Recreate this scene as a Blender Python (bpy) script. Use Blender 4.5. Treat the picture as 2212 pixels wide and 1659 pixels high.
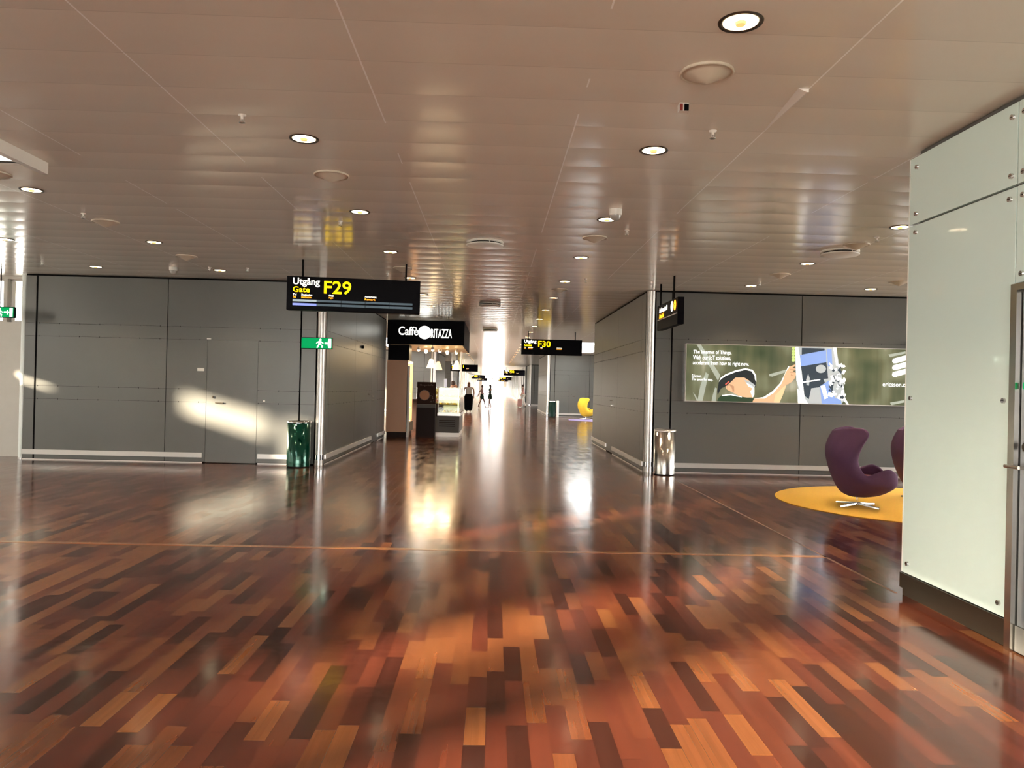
import bpy, math, random
from mathutils import Vector, Matrix
random.seed(7)
for o in list(bpy.data.objects): bpy.data.objects.remove(o)
S = bpy.context.scene
COL = S.collection

# ------------------------------------------------------------------ camera
FPX, IW, IH = 1661.0, 2212, 1659
CAM_YAW, CAM_PITCH, CAM_ROLL = math.atan(40 / FPX), math.atan(7.5 / FPX), 0.0235
fw = Vector((math.sin(CAM_YAW) * math.cos(CAM_PITCH), math.cos(CAM_YAW) * math.cos(CAM_PITCH), math.sin(CAM_PITCH)))
r0 = Vector((math.cos(CAM_YAW), -math.sin(CAM_YAW), 0)); u0 = r0.cross(fw)
rt = r0 * math.cos(CAM_ROLL) + u0 * math.sin(CAM_ROLL); up = -r0 * math.sin(CAM_ROLL) + u0 * math.cos(CAM_ROLL)
cd = bpy.data.cameras.new('camera'); cam = bpy.data.objects.new('camera', cd); COL.objects.link(cam)
m = Matrix.Identity(4)
for i in range(3): m[i][0] = rt[i]; m[i][1] = up[i]; m[i][2] = -fw[i]
m[0][3], m[1][3], m[2][3] = 0, 0, 1.5
cam.matrix_world = m
cd.sensor_width = 36; cd.lens = FPX * 36 / IW; cd.clip_end = 600; cd.clip_start = 0.05
S.camera = cam

# ------------------------------------------------------------------ world, sun, exposure
S.view_settings.view_transform = 'Standard'; S.view_settings.look = 'None'
S.view_settings.gamma = 1; S.view_settings.use_curve_mapping = False
S.view_settings.exposure = 1.06
W = bpy.data.worlds.new('sky'); S.world = W; W.use_nodes = True
bg = W.node_tree.nodes['Background']; bg.inputs[0].default_value = (1.0, 0.965, 0.92, 1); bg.inputs[1].default_value = 8.0
SUN_DIR = Vector((1, 0.8, -0.28)).normalized()
sd = bpy.data.lights.new('sun', 'SUN'); sun = bpy.data.objects.new('sun', sd); COL.objects.link(sun)
sd.energy = 34; sd.color = (1.0, 0.84, 0.62); sd.angle = math.radians(2.4)
sun.rotation_euler = SUN_DIR.to_track_quat('-Z', 'Y').to_euler(); sun.location = (-30, -24, 12)
LAMP_POWER = 62

CEIL = 3.35

# ------------------------------------------------------------------ materials
def new_mat(name):
    mt = bpy.data.materials.new(name); mt.use_nodes = True
    return mt, mt.node_tree, mt.node_tree.nodes['Principled BSDF']
def mat(name, col, rough=0.5, metal=0.0, coat=0.0, emit=None, es=0.0, spec=0.5, noise=0.0, nscale=8.0, alpha=None):
    mt, nt, b = new_mat(name)
    b.inputs['Base Color'].default_value = (*col, 1); b.inputs['Roughness'].default_value = rough
    b.inputs['Metallic'].default_value = metal; b.inputs['Coat Weight'].default_value = coat
    b.inputs['Specular IOR Level'].default_value = spec
    if emit: b.inputs['Emission Color'].default_value = (*emit, 1); b.inputs['Emission Strength'].default_value = es
    if noise:
        tc = nt.nodes.new('ShaderNodeTexCoord'); n = nt.nodes.new('ShaderNodeTexNoise'); n.inputs['Scale'].default_value = nscale
        n.inputs['Detail'].default_value = 5
        nt.links.new(tc.outputs['Object'], n.inputs['Vector'])
        mx = nt.nodes.new('ShaderNodeMix'); mx.data_type = 'RGBA'
        mx.inputs[6].default_value = (*[c * (1 - noise) for c in col], 1); mx.inputs[7].default_value = (*[min(1, c * (1 + noise)) for c in col], 1)
        nt.links.new(n.outputs[0], mx.inputs[0]); nt.links.new(mx.outputs[2], b.inputs['Base Color'])
    return mt
class NT:
    """tiny node graph helper"""
    def __init__(s, nt): s.nt = nt
    def new(s, t, **kw):
        n = s.nt.nodes.new(t)
        for k, v in kw.items(): setattr(n, k, v)
        return n
    def link(s, a, b): s.nt.links.new(a, b)
    def m(s, op, a, b=None, c=None):
        n = s.nt.nodes.new('ShaderNodeMath'); n.operation = op
        for i, v in enumerate((a, b, c)):
            if v is None: continue
            if isinstance(v, (int, float)): n.inputs[i].default_value = v
            else: s.nt.links.new(v, n.inputs[i])
        return n.outputs[0]
    def mix(s, f, a, b):
        n = s.nt.nodes.new('ShaderNodeMix'); n.data_type = 'RGBA'
        for i, v in ((0, f), (6, a), (7, b)):
            if isinstance(v, (int, float)): n.inputs[i].default_value = v
            elif isinstance(v, tuple): n.inputs[i].default_value = (*v, 1)
            else: s.nt.links.new(v, n.inputs[i])
        return n.outputs[2]
    def ramp(s, f, stops, const=False):
        n = s.nt.nodes.new('ShaderNodeValToRGB'); e = n.color_ramp.elements
        if const: n.color_ramp.interpolation = 'CONSTANT'
        while len(e) < len(stops): e.new(0.5)
        for i, (p, c) in enumerate(stops): e[i].position = p; e[i].color = (*c, 1)
        s.nt.links.new(f, n.inputs[0]); return n.outputs[0]

def floor_material():
    mt, nt, b = new_mat('merbau_parquet'); g = NT(nt)
    tc = g.new('ShaderNodeTexCoord'); sp = g.new('ShaderNodeSeparateXYZ'); g.link(tc.outputs['Object'], sp.inputs[0])
    x, y = sp.outputs[0], sp.outputs[1]
    cx = g.m('DIVIDE', x, 0.092); ci = g.m('FLOOR', cx)
    w1 = g.new('ShaderNodeTexWhiteNoise', noise_dimensions='1D'); g.link(ci, w1.inputs['W'])
    yy = g.m('ADD', g.m('DIVIDE', y, g.m('ADD', 0.36, g.m('MULTIPLY', g.m('FRACT', g.m('MULTIPLY', w1.outputs[0], 37.0)), 0.32))), g.m('MULTIPLY', w1.outputs[0], 9.3)); ri = g.m('FLOOR', yy)
    cb = g.new('ShaderNodeCombineXYZ'); g.link(ci, cb.inputs[0]); g.link(ri, cb.inputs[1])
    w2 = g.new('ShaderNodeTexWhiteNoise', noise_dimensions='2D'); g.link(cb.outputs[0], w2.inputs['Vector'])
    base = g.ramp(w2.outputs[0], [(0.0, (0.030, 0.010, 0.007)), (0.20, (0.048, 0.013, 0.008)), (0.30, (0.080, 0.019, 0.011)), (0.60, (0.108, 0.026, 0.013)), (0.76, (0.142, 0.043, 0.016)), (1.0, (0.195, 0.069, 0.023))])
    # narrow strips within a board, and grain
    si = g.m('FLOOR', g.m('DIVIDE', x, 0.092 / 3)); cs = g.new('ShaderNodeCombineXYZ'); g.link(si, cs.inputs[0]); g.link(ri, cs.inputs[1])
    w3 = g.new('ShaderNodeTexWhiteNoise', noise_dimensions='2D'); g.link(cs.outputs[0], w3.inputs['Vector'])
    mp = g.new('ShaderNodeMapping'); mp.inputs['Scale'].default_value = (34, 2.0, 1); g.link(tc.outputs['Object'], mp.inputs[0])
    gn = g.new('ShaderNodeTexNoise'); gn.inputs['Scale'].default_value = 1.0; gn.inputs['Detail'].default_value = 6; g.link(mp.outputs[0], gn.inputs['Vector'])
    k = g.m('ADD', g.m('MULTIPLY', w3.outputs[0], 0.16), g.m('MULTIPLY', gn.outputs[0], 0.45))
    k = g.m('ADD', k, 0.55)
    fx = g.m('FRACT', g.m('DIVIDE', x, 0.092)); fx3 = g.m('FRACT', g.m('DIVIDE', x, 0.092 / 3)); fy = g.m('FRACT', yy)
    seam = g.m('MAXIMUM', g.m('LESS_THAN', fx, 0.018), g.m('LESS_THAN', fy, 0.005))
    seam3 = g.m('LESS_THAN', fx3, 0.035)
    dk = g.m('SUBTRACT', 1.0, g.m('MAXIMUM', g.m('MULTIPLY', seam, 0.5), g.m('MULTIPLY', seam3, 0.12)))
    k = g.m('MULTIPLY', k, dk)
    vm = g.new('ShaderNodeVectorMath', operation='SCALE'); g.link(base, vm.inputs[0]); g.link(k, vm.inputs['Scale'])
    g.link(vm.outputs[0], b.inputs['Base Color'])
    n2 = g.new('ShaderNodeTexNoise'); n2.inputs['Scale'].default_value = 1.3; n2.inputs['Detail'].default_value = 4; g.link(tc.outputs['Object'], n2.inputs['Vector'])
    b.inputs['Roughness'].default_value = 0.2
    g.link(g.m('ADD', g.m('MULTIPLY', n2.outputs[0], 0.13), g.m('ADD', g.m('MULTIPLY', w2.outputs[0], 0.04), 0.06)), b.inputs['Roughness'])
    bp = g.new('ShaderNodeBump'); bp.inputs['Strength'].default_value = 0.18; bp.inputs['Distance'].default_value = 0.004
    hn = g.new('ShaderNodeTexNoise'); hn.inputs['Scale'].default_value = 5; g.link(tc.outputs['Object'], hn.inputs['Vector'])
    h = g.m('ADD', g.m('MULTIPLY', hn.outputs[0], 1.2), g.m('ADD', g.m('MULTIPLY', w2.outputs[0], 0.12), g.m('MULTIPLY', seam, -0.25)))
    g.link(h, bp.inputs['Height']); g.link(bp.outputs[0], b.inputs['Normal'])
    b.inputs['Specular IOR Level'].default_value = 0.55
    return mt

def ceiling_material():
    mt, nt, b = new_mat('lacquered_ceiling_planks'); g = NT(nt)
    tc = g.new('ShaderNodeTexCoord'); sp = g.new('ShaderNodeSeparateXYZ'); g.link(tc.outputs['Object'], sp.inputs[0])
    x, y = sp.outputs[0], sp.outputs[1]
    px = g.m('DIVIDE', g.m('SUBTRACT', x, 0.525), 1.337); py = g.m('DIVIDE', y, 0.49)
    cb = g.new('ShaderNodeCombineXYZ'); g.link(g.m('FLOOR', px), cb.inputs[0]); g.link(g.m('FLOOR', py), cb.inputs[1])
    w = g.new('ShaderNodeTexWhiteNoise', noise_dimensions='2D'); g.link(cb.outputs[0], w.inputs['Vector'])
    w1 = g.new('ShaderNodeTexWhiteNoise', noise_dimensions='1D'); g.link(g.m('FLOOR', py), w1.inputs['W'])
    mp = g.new('ShaderNodeMapping'); mp.inputs['Scale'].default_value = (0.6, 5, 1); g.link(tc.outputs['Object'], mp.inputs[0])
    n = g.new('ShaderNodeTexNoise'); n.inputs['Scale'].default_value = 1.0; n.inputs['Detail'].default_value = 3; g.link(mp.outputs[0], n.inputs['Vector'])
    k = g.m('ADD', g.m('ADD', g.m('MULTIPLY', w.outputs[0], 0.05), g.m('MULTIPLY', w1.outputs[0], 0.06)), g.m('MULTIPLY', n.outputs[0], 0.25))
    col = g.mix(k, (0.74, 0.69, 0.60), (0.88, 0.83, 0.74))
    fpx = g.m('FRACT', px); fpy = g.m('FRACT', py)
    wj = g.m('MULTIPLY', g.m('LESS_THAN', fpx, 0.0075), 1.0)
    # broken pale lines: light leaking through the long joints, painted as colour
    nj = g.new('ShaderNodeTexNoise'); nj.inputs['Scale'].default_value = 0.7; nj.inputs['Detail'].default_value = 1; g.link(tc.outputs['Object'], nj.inputs['Vector'])
    col = g.mix(g.m('MULTIPLY', wj, g.m('MULTIPLY', 0.95, g.m('GREATER_THAN', nj.outputs[0], 0.42))), col, (1.0, 1.0, 0.97))
    col = g.mix(g.m('MULTIPLY', g.m('LESS_THAN', fpy, 0.012), 0.22), col, (0.12, 0.09, 0.07))
    g.link(col, b.inputs['Base Color'])
    b.inputs['Roughness'].default_value = 0.17; b.inputs['Specular IOR Level'].default_value = 0.5
    bp = g.new('ShaderNodeBump'); bp.inputs['Strength'].default_value = 0.5; bp.inputs['Distance'].default_value = 0.012
    c = g.m('SUBTRACT', fpy, 0.5); h = g.m('MULTIPLY', g.m('MULTIPLY', c, c), -2.2)
    g.link(h, bp.inputs['Height']); g.link(bp.outputs[0], b.inputs['Normal'])
    return mt

def panel_material(name, col, rough=0.34):
    mt, nt, b = new_mat(name); g = NT(nt)
    tc = g.new('ShaderNodeTexCoord')
    n = g.new('ShaderNodeTexNoise'); n.inputs['Scale'].default_value = 0.8; n.inputs['Detail'].default_value = 3; g.link(tc.outputs['Object'], n.inputs['Vector'])
    n2 = g.new('ShaderNodeTexNoise'); n2.inputs['Scale'].default_value = 140; g.link(tc.outputs['Object'], n2.inputs['Vector'])
    k = g.m('ADD', g.m('MULTIPLY', n.outputs[0], 0.7), g.m('MULTIPLY', n2.outputs[0], 0.3))
    g.link(g.mix(k, tuple(c * 0.85 for c in col), tuple(c * 1.15 for c in col)), b.inputs['Base Color'])
    b.inputs['Metallic'].default_value = 0.35; b.inputs['Roughness'].default_value = rough
    bp = g.new('ShaderNodeBump'); bp.inputs['Strength'].default_value = 0.08; bp.inputs['Distance'].default_value = 0.02
    g.link(n.outputs[0], bp.inputs['Height']); g.link(bp.outputs[0], b.inputs['Normal'])
    return mt

def thin_glass(name, tint=(1, 1, 1), rough=0.0):
    mt, nt, b = new_mat(name); g = NT(nt); nt.nodes.remove(b)
    out = nt.nodes['Material Output']
    tr = g.new('ShaderNodeBsdfTransparent'); tr.inputs[0].default_value = (*tint, 1)
    gl = g.new('ShaderNodeBsdfGlossy'); gl.inputs['Roughness'].default_value = rough
    fr = g.new('ShaderNodeFresnel'); fr.inputs[0].default_value = 1.45
    mx = g.new('ShaderNodeMixShader'); g.link(fr.outputs[0], mx.inputs[0]); g.link(tr.outputs[0], mx.inputs[1]); g.link(gl.outputs[0], mx.inputs[2])
    g.link(mx.outputs[0], out.inputs[0]); return mt
def translucent(name, col):
    mt, nt, b = new_mat(name); g = NT(nt); nt.nodes.remove(b)
    t = g.new('ShaderNodeBsdfTranslucent'); t.inputs[0].default_value = (*col, 1)
    d = g.new('ShaderNodeBsdfDiffuse'); d.inputs[0].default_value = (*col, 1)
    mx = g.new('ShaderNodeMixShader'); mx.inputs[0].default_value = 0.25
    g.link(t.outputs[0], mx.inputs[1]); g.link(d.outputs[0], mx.inputs[2]); g.link(mx.outputs[0], nt.nodes['Material Output'].inputs[0]); return mt

M = dict(
    floor=floor_material(), ceiling=ceiling_material(),
    panel=panel_material('grey_metal_panel', (0.135, 0.137, 0.128)),
    gap=mat('dark_joint', (0.006, 0.006, 0.006), 0.8, spec=0.1),
    steel=mat('brushed_steel', (0.66, 0.64, 0.6), 0.22, 1.0),
    satin=mat('satin_steel_rail', (0.62, 0.6, 0.57), 0.4, 0.7),
    darksteel=mat('dark_bronze_steel', (0.10, 0.085, 0.065), 0.3, 0.9),
    bright=mat('sunlit_edge_tone', (0.95, 0.93, 0.88), 0.25, 0.2),
    chrome=mat('polished_chrome', (0.8, 0.8, 0.8), 0.08, 1.0),
    black=mat('black_satin', (0.002, 0.002, 0.004), 0.5, spec=0.06),
    rod=mat('black_rod', (0.004, 0.004, 0.004), 0.7, spec=0.1),
    plaster=mat('pale_plaster', (0.62, 0.59, 0.53), 0.6, noise=0.04),
    darkwall=mat('dark_grey_render', (0.10, 0.10, 0.095), 0.6, noise=0.05),
    glasswall=mat('mint_back_painted_glass', (0.66, 0.82, 0.79), 0.16, 0, 0.6, noise=0.02, nscale=1.0),
    glassedge=mat('pale_glass_edge', (0.85, 0.9, 0.86), 0.3),
    doorgrey=mat('grey_door_glass', (0.13, 0.15, 0.165), 0.12, 0, 0.5),
    white=mat('white_enamel', (0.75, 0.72, 0.66), 0.35),
    beige=mat('beige_enamel', (0.55, 0.48, 0.38), 0.4),
    glass=thin_glass('clear_glass'), caseglass=thin_glass('case_glass', (0.95, 1.0, 0.95)),
    blind=translucent('daylight_diffuser_sheet', (0.36, 0.37, 0.38)),
    skylight=translucent('skylight_diffuser', (0.75, 0.79, 0.82)),
    lamp=mat('downlight_reflector', (0.9, 0.7, 0.45), 0.2, 0.6, emit=(1.0, 0.80, 0.50), es=5.0),
    bulb=mat('amber_bulb', (0.5, 0.22, 0.08), 0.3, emit=(1.0, 0.45, 0.15), es=0.7),
    trimring=mat('bronze_trim_ring', (0.09, 0.075, 0.06), 0.3, 0.8),
    green=mat('racing_green_enamel', (0.001, 0.060, 0.036), 0.16, 0.55, 0.5),
    darkgreen=mat('dark_green_enamel', (0.002, 0.018, 0.012), 0.35, spec=0.15),
    yellow_rug=mat('yellow_wool_rug', (0.72, 0.42, 0.055), 0.95, noise=0.10, nscale=60),
    lilac_rug=mat('lilac_wool_rug', (0.30, 0.25, 0.50), 0.95, noise=0.10, nscale=60),
    purple=mat('plum_wool_felt', (0.075, 0.030, 0.080), 0.9, noise=0.10, nscale=90),
    maroon=mat('maroon_wool_felt', (0.20, 0.035, 0.035), 0.9, noise=0.10, nscale=90),
    mustard=mat('mustard_wool_felt', (0.72, 0.46, 0.03), 0.9, noise=0.08, nscale=90),
    e_white=mat('lit_white_lettering', (0.8, 0.8, 0.7), 0.4, emit=(1.0, 0.95, 0.80), es=1.5),
    e_yellow=mat('lit_yellow_lettering', (0.8, 0.6, 0.0), 0.4, emit=(1.0, 0.62, 0.0), es=1.5),
    e_amber=mat('lit_amber_lettering', (0.8, 0.4, 0.0), 0.4, emit=(1.0, 0.33, 0.012), es=1.4),
    e_green=mat('lit_green_face', (0.0, 0.05, 0.012), 0.6, spec=0.1, emit=(0.0, 0.19, 0.05), es=1.0),
    e_pict=mat('lit_white_pictogram', (0.8, 0.9, 0.8), 0.4, emit=(0.9, 1.0, 0.9), es=1.5),
    e_logo=mat('lit_logo_white', (0.9, 0.9, 0.9), 0.4, emit=(1.0, 0.98, 0.88), es=1.8),
    lcd=mat('grey_display_strip', (0.03, 0.05, 0.06), 0.5, emit=(0.10, 0.15, 0.19), es=0.25),
    lcd_pale=mat('pale_display_strip', (0.2, 0.25, 0.27), 0.3, emit=(0.4, 0.5, 0.55), es=0.35),
    lcd_blue=mat('blue_display_strip', (0.1, 0.1, 0.3), 0.3, emit=(0.2, 0.28, 0.85), es=0.5),
    tan=mat('tan_cabinet', (0.62, 0.33, 0.17), 0.4, noise=0.03, nscale=2),
    soffit=mat('maple_soffit', (0.55, 0.36, 0.15), 0.35, noise=0.08, nscale=6),
    fridge_light=mat('lit_fridge_interior', (0.9, 0.9, 0.85), 0.5, emit=(1.0, 0.92, 0.74), es=6.0),
    case_back=mat('case_back_panel', (0.25, 0.23, 0.15), 0.5, emit=(0.9, 0.8, 0.45), es=0.15), shelf=mat('fridge_shelf', (0.8, 0.75, 0.6), 0.5, emit=(1, .9, .7), es=0.6),  # case back and shelves glow in place of lamp light on them
    brown=mat('dark_brown_laminate', (0.022, 0.011, 0.008), 0.5, spec=0.12),
    brown2=mat('brown_poster_face', (0.045, 0.02, 0.012), 0.6, spec=0.1),
    crema=mat('poster_crema_orange', (0.50, 0.19, 0.06), 0.5, noise=0.1, nscale=30),
    bean=mat('poster_bean_tan', (0.16, 0.10, 0.07), 0.5),
    greycab=mat('grey_counter_front', (0.11, 0.10, 0.09), 0.5, spec=0.2),
    pale=mat('pale_kick_plate', (0.55, 0.5, 0.44), 0.4, 0.3),
    caselight=mat('case_light_strip', (0.9, 0.9, 0.6), 0.4, emit=(1.0, 0.90, 0.50), es=2.0),
    pastry=mat('golden_pastry', (0.75, 0.42, 0.05), 0.6, noise=0.25, nscale=40),
    sandwich=mat('pale_sandwich_bread', (0.70, 0.52, 0.22), 0.7, noise=0.2, nscale=40),
    shade=mat('cream_lamp_shade', (0.85, 0.75, 0.55), 0.5, emit=(1.0, 0.72, 0.40), es=0.3),
    skin=mat('skin', (0.48, 0.24, 0.15), 0.5), dark_skin=mat('tanned_skin', (0.28, 0.13, 0.08), 0.5),
    hair=mat('brown_hair', (0.06, 0.03, 0.02), 0.6), blond=mat('auburn_hair', (0.30, 0.12, 0.05), 0.6),
    c_white=mat('white_cotton', (0.75, 0.70, 0.62), 0.9, spec=0.05), c_black=mat('black_cotton', (0.008, 0.008, 0.010), 0.9, spec=0.05),
    c_green=mat('dark_green_cotton', (0.03, 0.05, 0.035), 0.9, spec=0.05), c_pink=mat('rose_cotton', (0.55, 0.30, 0.26), 0.9, spec=0.05),
    c_red=mat('red_cotton', (0.35, 0.04, 0.03), 0.9, spec=0.05), c_yellow=mat('pale_yellow_cotton', (0.7, 0.55, 0.2), 0.9, spec=0.05),
    seamwood=mat('pale_oak_strip', (0.26, 0.11, 0.035), 0.2, noise=0.15, nscale=6),
    seammetal=mat('thin_brass_seam', (0.16, 0.08, 0.05), 0.3, 0.3),
    apron=mat('concrete_apron', (0.5, 0.5, 0.48), 0.9, noise=0.1, nscale=0.3),
    red=mat('red_plastic', (0.25, 0.02, 0.015), 0.4), bottle_r=mat('red_bottle', (0.4, 0.05, 0.03), 0.3), bottle_b=mat('blue_bottle', (0.05, 0.10, 0.4), 0.3),
    bottle_y=mat('amber_bottle', (0.6, 0.35, 0.05), 0.3), bottle_g=mat('green_bottle', (0.05, 0.3, 0.1), 0.3),
)

# ------------------------------------------------------------------ mesh helpers
class MB:
    def __init__(s): s.v = []; s.f = []; s.mi = []; s.sm = []
    def add(s, vs, fs, mi=0, smooth=False):
        b = len(s.v); s.v += [tuple(v) for v in vs]
        for f in fs: s.f.append([b + i for i in f]); s.mi.append(mi); s.sm.append(smooth)
        return s
    def box(s, x0, x1, y0, y1, z0, z1, mi=0):
        v = [(x, y, z) for x in (x0, x1) for y in (y0, y1) for z in (z0, z1)]
        return s.add(v, [(0, 1, 3, 2), (4, 6, 7, 5), (0, 4, 5, 1), (2, 3, 7, 6), (0, 2, 6, 4), (1, 5, 7, 3)], mi)
    def quad(s, a, b, c, d, mi=0): return s.add([a, b, c, d], [(0, 1, 2, 3)], mi)
    def tube(s, p0, p1, ra, rb=None, n=16, mi=0, caps=True):
        rb = ra if rb is None else rb; p0 = Vector(p0); p1 = Vector(p1); d = (p1 - p0).normalized()
        a = d.orthogonal().normalized(); b = d.cross(a); vs = []
        for p, r in ((p0, ra), (p1, rb)):
            for i in range(n): t = 2 * math.pi * i / n; vs.append(p + (a * math.cos(t) + b * math.sin(t)) * r)
        s.add(vs, [(i, (i + 1) % n, n + (i + 1) % n, n + i) for i in range(n)], mi, True)
        if caps: s.add(vs[:n], [tuple(reversed(range(n)))], mi); s.add(vs[n:], [tuple(range(n))], mi)
        return s
    def lathe(s, prof, c=(0, 0, 0), n=32, mi=0, sx=1, sy=1, smooth=True):
        """profile [(r,z)...] turned around the vertical through c"""
        vs = []
        for r, z in prof:
            for i in range(n): t = 2 * math.pi * i / n; vs.append((c[0] + r * sx * math.cos(t), c[1] + r * sy * math.sin(t), c[2] + z))
        fs = [(j * n + i, j * n + (i + 1) % n, (j + 1) * n + (i + 1) % n, (j + 1) * n + i) for j in range(len(prof) - 1) for i in range(n)]
        s.add(vs, fs, mi, smooth)
        if prof[0][0] > 1e-5: s.add(vs[:n], [tuple(reversed(range(n)))], mi)
        if prof[-1][0] > 1e-5: s.add(vs[-n:], [tuple(range(n))], mi)
        return s
    def prism(s, pts, fn, d0, d1, mi=0):
        """2-D outline pts, fn(a,b,depth)->xyz, between depths"""
        n = len(pts); a = [fn(p[0], p[1], d0) for p in pts]; b = [fn(p[0], p[1], d1) for p in pts]
        s.add(a + b, [tuple(range(n)), tuple(reversed(range(n, 2 * n)))] + [(i, n + i, n + (i + 1) % n, (i + 1) % n) for i in range(n)], mi)
        return s
    def ball(s, c, r, n=12, mi=0, sz=1.0):
        pr = [(r * math.sin(math.pi * k / n) + (1e-6), -r * sz * math.cos(math.pi * k / n)) for k in range(n + 1)]
        return s.lathe(pr, c, n * 2, mi)
    def build(s, name, mats, parent=None, loc=None, bevel=0, subsurf=0):
        me = bpy.data.meshes.new(name); me.from_pydata(s.v, [], s.f)
        if not isinstance(mats, (list, tuple)): mats = [mats]
        for q in mats: me.materials.append(q)
        for p, i, sm in zip(me.polygons, s.mi, s.sm): p.material_index = i; p.use_smooth = sm
        me.update()
        o = bpy.data.objects.new(name, me); COL.objects.link(o)
        if parent: o.parent = parent
        if loc: o.location = loc
        if bevel:
            q = o.modifiers.new('bevel', 'BEVEL'); q.width = bevel; q.segments = 2; q.limit_method = 'ANGLE'; q.angle_limit = math.radians(40)
        if subsurf: q = o.modifiers.new('sub', 'SUBSURF'); q.levels = subsurf; q.render_levels = subsurf
        return o
def tag(o, label, cat, group=None, kind=None):
    o['label'] = label; o['category'] = cat
    if group: o['group'] = group
    if kind: o['kind'] = kind
    return o
def thing(name, label, cat, loc=(0, 0, 0), rz=0, group=None):
    o = bpy.data.objects.new(name, None); COL.objects.link(o); o.location = loc; o.rotation_euler = (0, 0, rz); o.empty_display_size = 0.1
    return tag(o, label, cat, group)
def struct(name, mb, mats, parent=None, label=None, **kw):
    o = mb.build(name, mats, parent, **kw)
    if not parent:
        o['kind'] = 'structure'
        if label: o['label'] = label
    return o
def copy_tree(o, parent=None):
    c = o.copy(); COL.objects.link(c)
    if parent: c.parent = parent
    for ch in list(o.children): copy_tree(ch, c)
    return c
ORD = ['nearest', 'second nearest', 'third nearest', 'fourth nearest', 'fifth nearest', 'sixth nearest', 'seventh nearest', 'eighth nearest', 'ninth nearest', 'tenth nearest'] + [w + ' nearest' for w in
       'eleventh twelfth thirteenth fourteenth fifteenth sixteenth seventeenth eighteenth nineteenth twentieth twenty-first twenty-second twenty-third twenty-fourth twenty-fifth twenty-sixth twenty-seventh twenty-eighth twenty-ninth thirtieth thirty-first thirty-second'.split()]

def text_mesh(s, mt, parent, x0, x1, z0, z1, y, name='lettering', bold=0.0, face=(0, -1), depth=0.004, add=None):
    """lettering stretched to the box x0..x1 by z0..z1 (cap height incl. descenders) in the parent's XZ plane, facing -y"""
    cu = bpy.data.curves.new('t', 'FONT'); cu.body = s; cu.offset = bold; cu.extrude = 0; cu.resolution_u = 4
    o = bpy.data.objects.new('t', cu); COL.objects.link(o)
    bpy.context.view_layer.update()
    dg = bpy.context.evaluated_depsgraph_get(); me = bpy.data.meshes.new_from_object(o.evaluated_get(dg))
    bpy.data.objects.remove(o); bpy.data.curves.remove(cu)
    xs = [v.co.x for v in me.vertices]; ys = [v.co.y for v in me.vertices]
    a0, a1, b0, b1 = min(xs), max(xs), min(ys), max(ys)
    for v in me.vertices:
        u = (v.co.x - a0) / (a1 - a0); w = (v.co.y - b0) / (b1 - b0)
        v.co = (x0 + u * (x1 - x0), y, z0 + w * (z1 - z0))
    me.materials.clear(); me.materials.append(mt); me.name = name
    if add is not None:
        add.add([tuple(v.co) for v in me.vertices], [tuple(p.vertices) for p in me.polygons], 0); return None
    ob = bpy.data.objects.new(name, me); COL.objects.link(ob); ob.parent = parent
    q = ob.modifiers.new('thick', 'SOLIDIFY'); q.thickness = depth; q.offset = 0
    return ob

# ------------------------------------------------------------------ shell: floor, ceiling
fl = MB()
fl.box(-12.2, 12.2, 1.8, 66, -0.2, 0); fl.box(-8.2, 12.2, -12.2, 1.8, -0.2, 0); fl.box(-3.1, 2.85, 66, 162, -0.2, 0)
struct('floor', fl, M['floor'], label='polished red brown parquet floor')
MB().box(-12, 3.12, 7.03, 7.10, 0.0, 0.0015).build('trim_1', M['seamwood'])['kind'] = 'structure'
MB().box(3.095, 3.12, 5.8, 13.0, 0.0, 0.0015).build('trim_2', M['seammetal'])['kind'] = 'structure'
def gpt(name, mb, mt, label, cat): return tag(mb.build(name, mt), label, cat)
ap = MB().box(-300, 300, -200, 420, -3.2, -3.0); struct('ground', ap, M['apron'], label='concrete airport apron outside')

HOLES = [(-6.0, -3.93, 0.8, 6.75), (3.45, 4.95, 30.5, 39.3), (-5.2, -3.7, 30.5, 39.3), (4.6, 6.4, -2.0, 4.0)]
def slab_with_holes(mb, X0, X1, Y0, Y1, z0, z1, holes):
    xs = sorted({X0, X1} | {v for h in holes for v in h[:2] if X0 < v < X1}); ys = sorted({Y0, Y1} | {v for h in holes for v in h[2:] if Y0 < v < Y1})
    for a, b in zip(xs, xs[1:]):
        run = None
        for c, d in zip(ys, ys[1:]):
            mx, my = (a + b) / 2, (c + d) / 2
            if any(h[0] < mx < h[1] and h[2] < my < h[3] for h in holes):
                if run: mb.box(a, b, run[0], run[1], z0, z1); run = None
            else: run = (run[0], d) if run else (c, d)
        if run: mb.box(a, b, run[0], run[1], z0, z1)
cl = MB(); slab_with_holes(cl, -12.2, 12.2, 1.8, 66, CEIL, CEIL + 0.35, HOLES); slab_with_holes(cl, -8.2, 12.2, -12.2, 1.8, CEIL, CEIL + 0.35, HOLES); cl.box(-3.1, 2.85, 66, 162, CEIL, CEIL + 0.35)
struct('ceiling', cl, M['ceiling'], label='beige lacquered metal plank ceiling')
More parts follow.
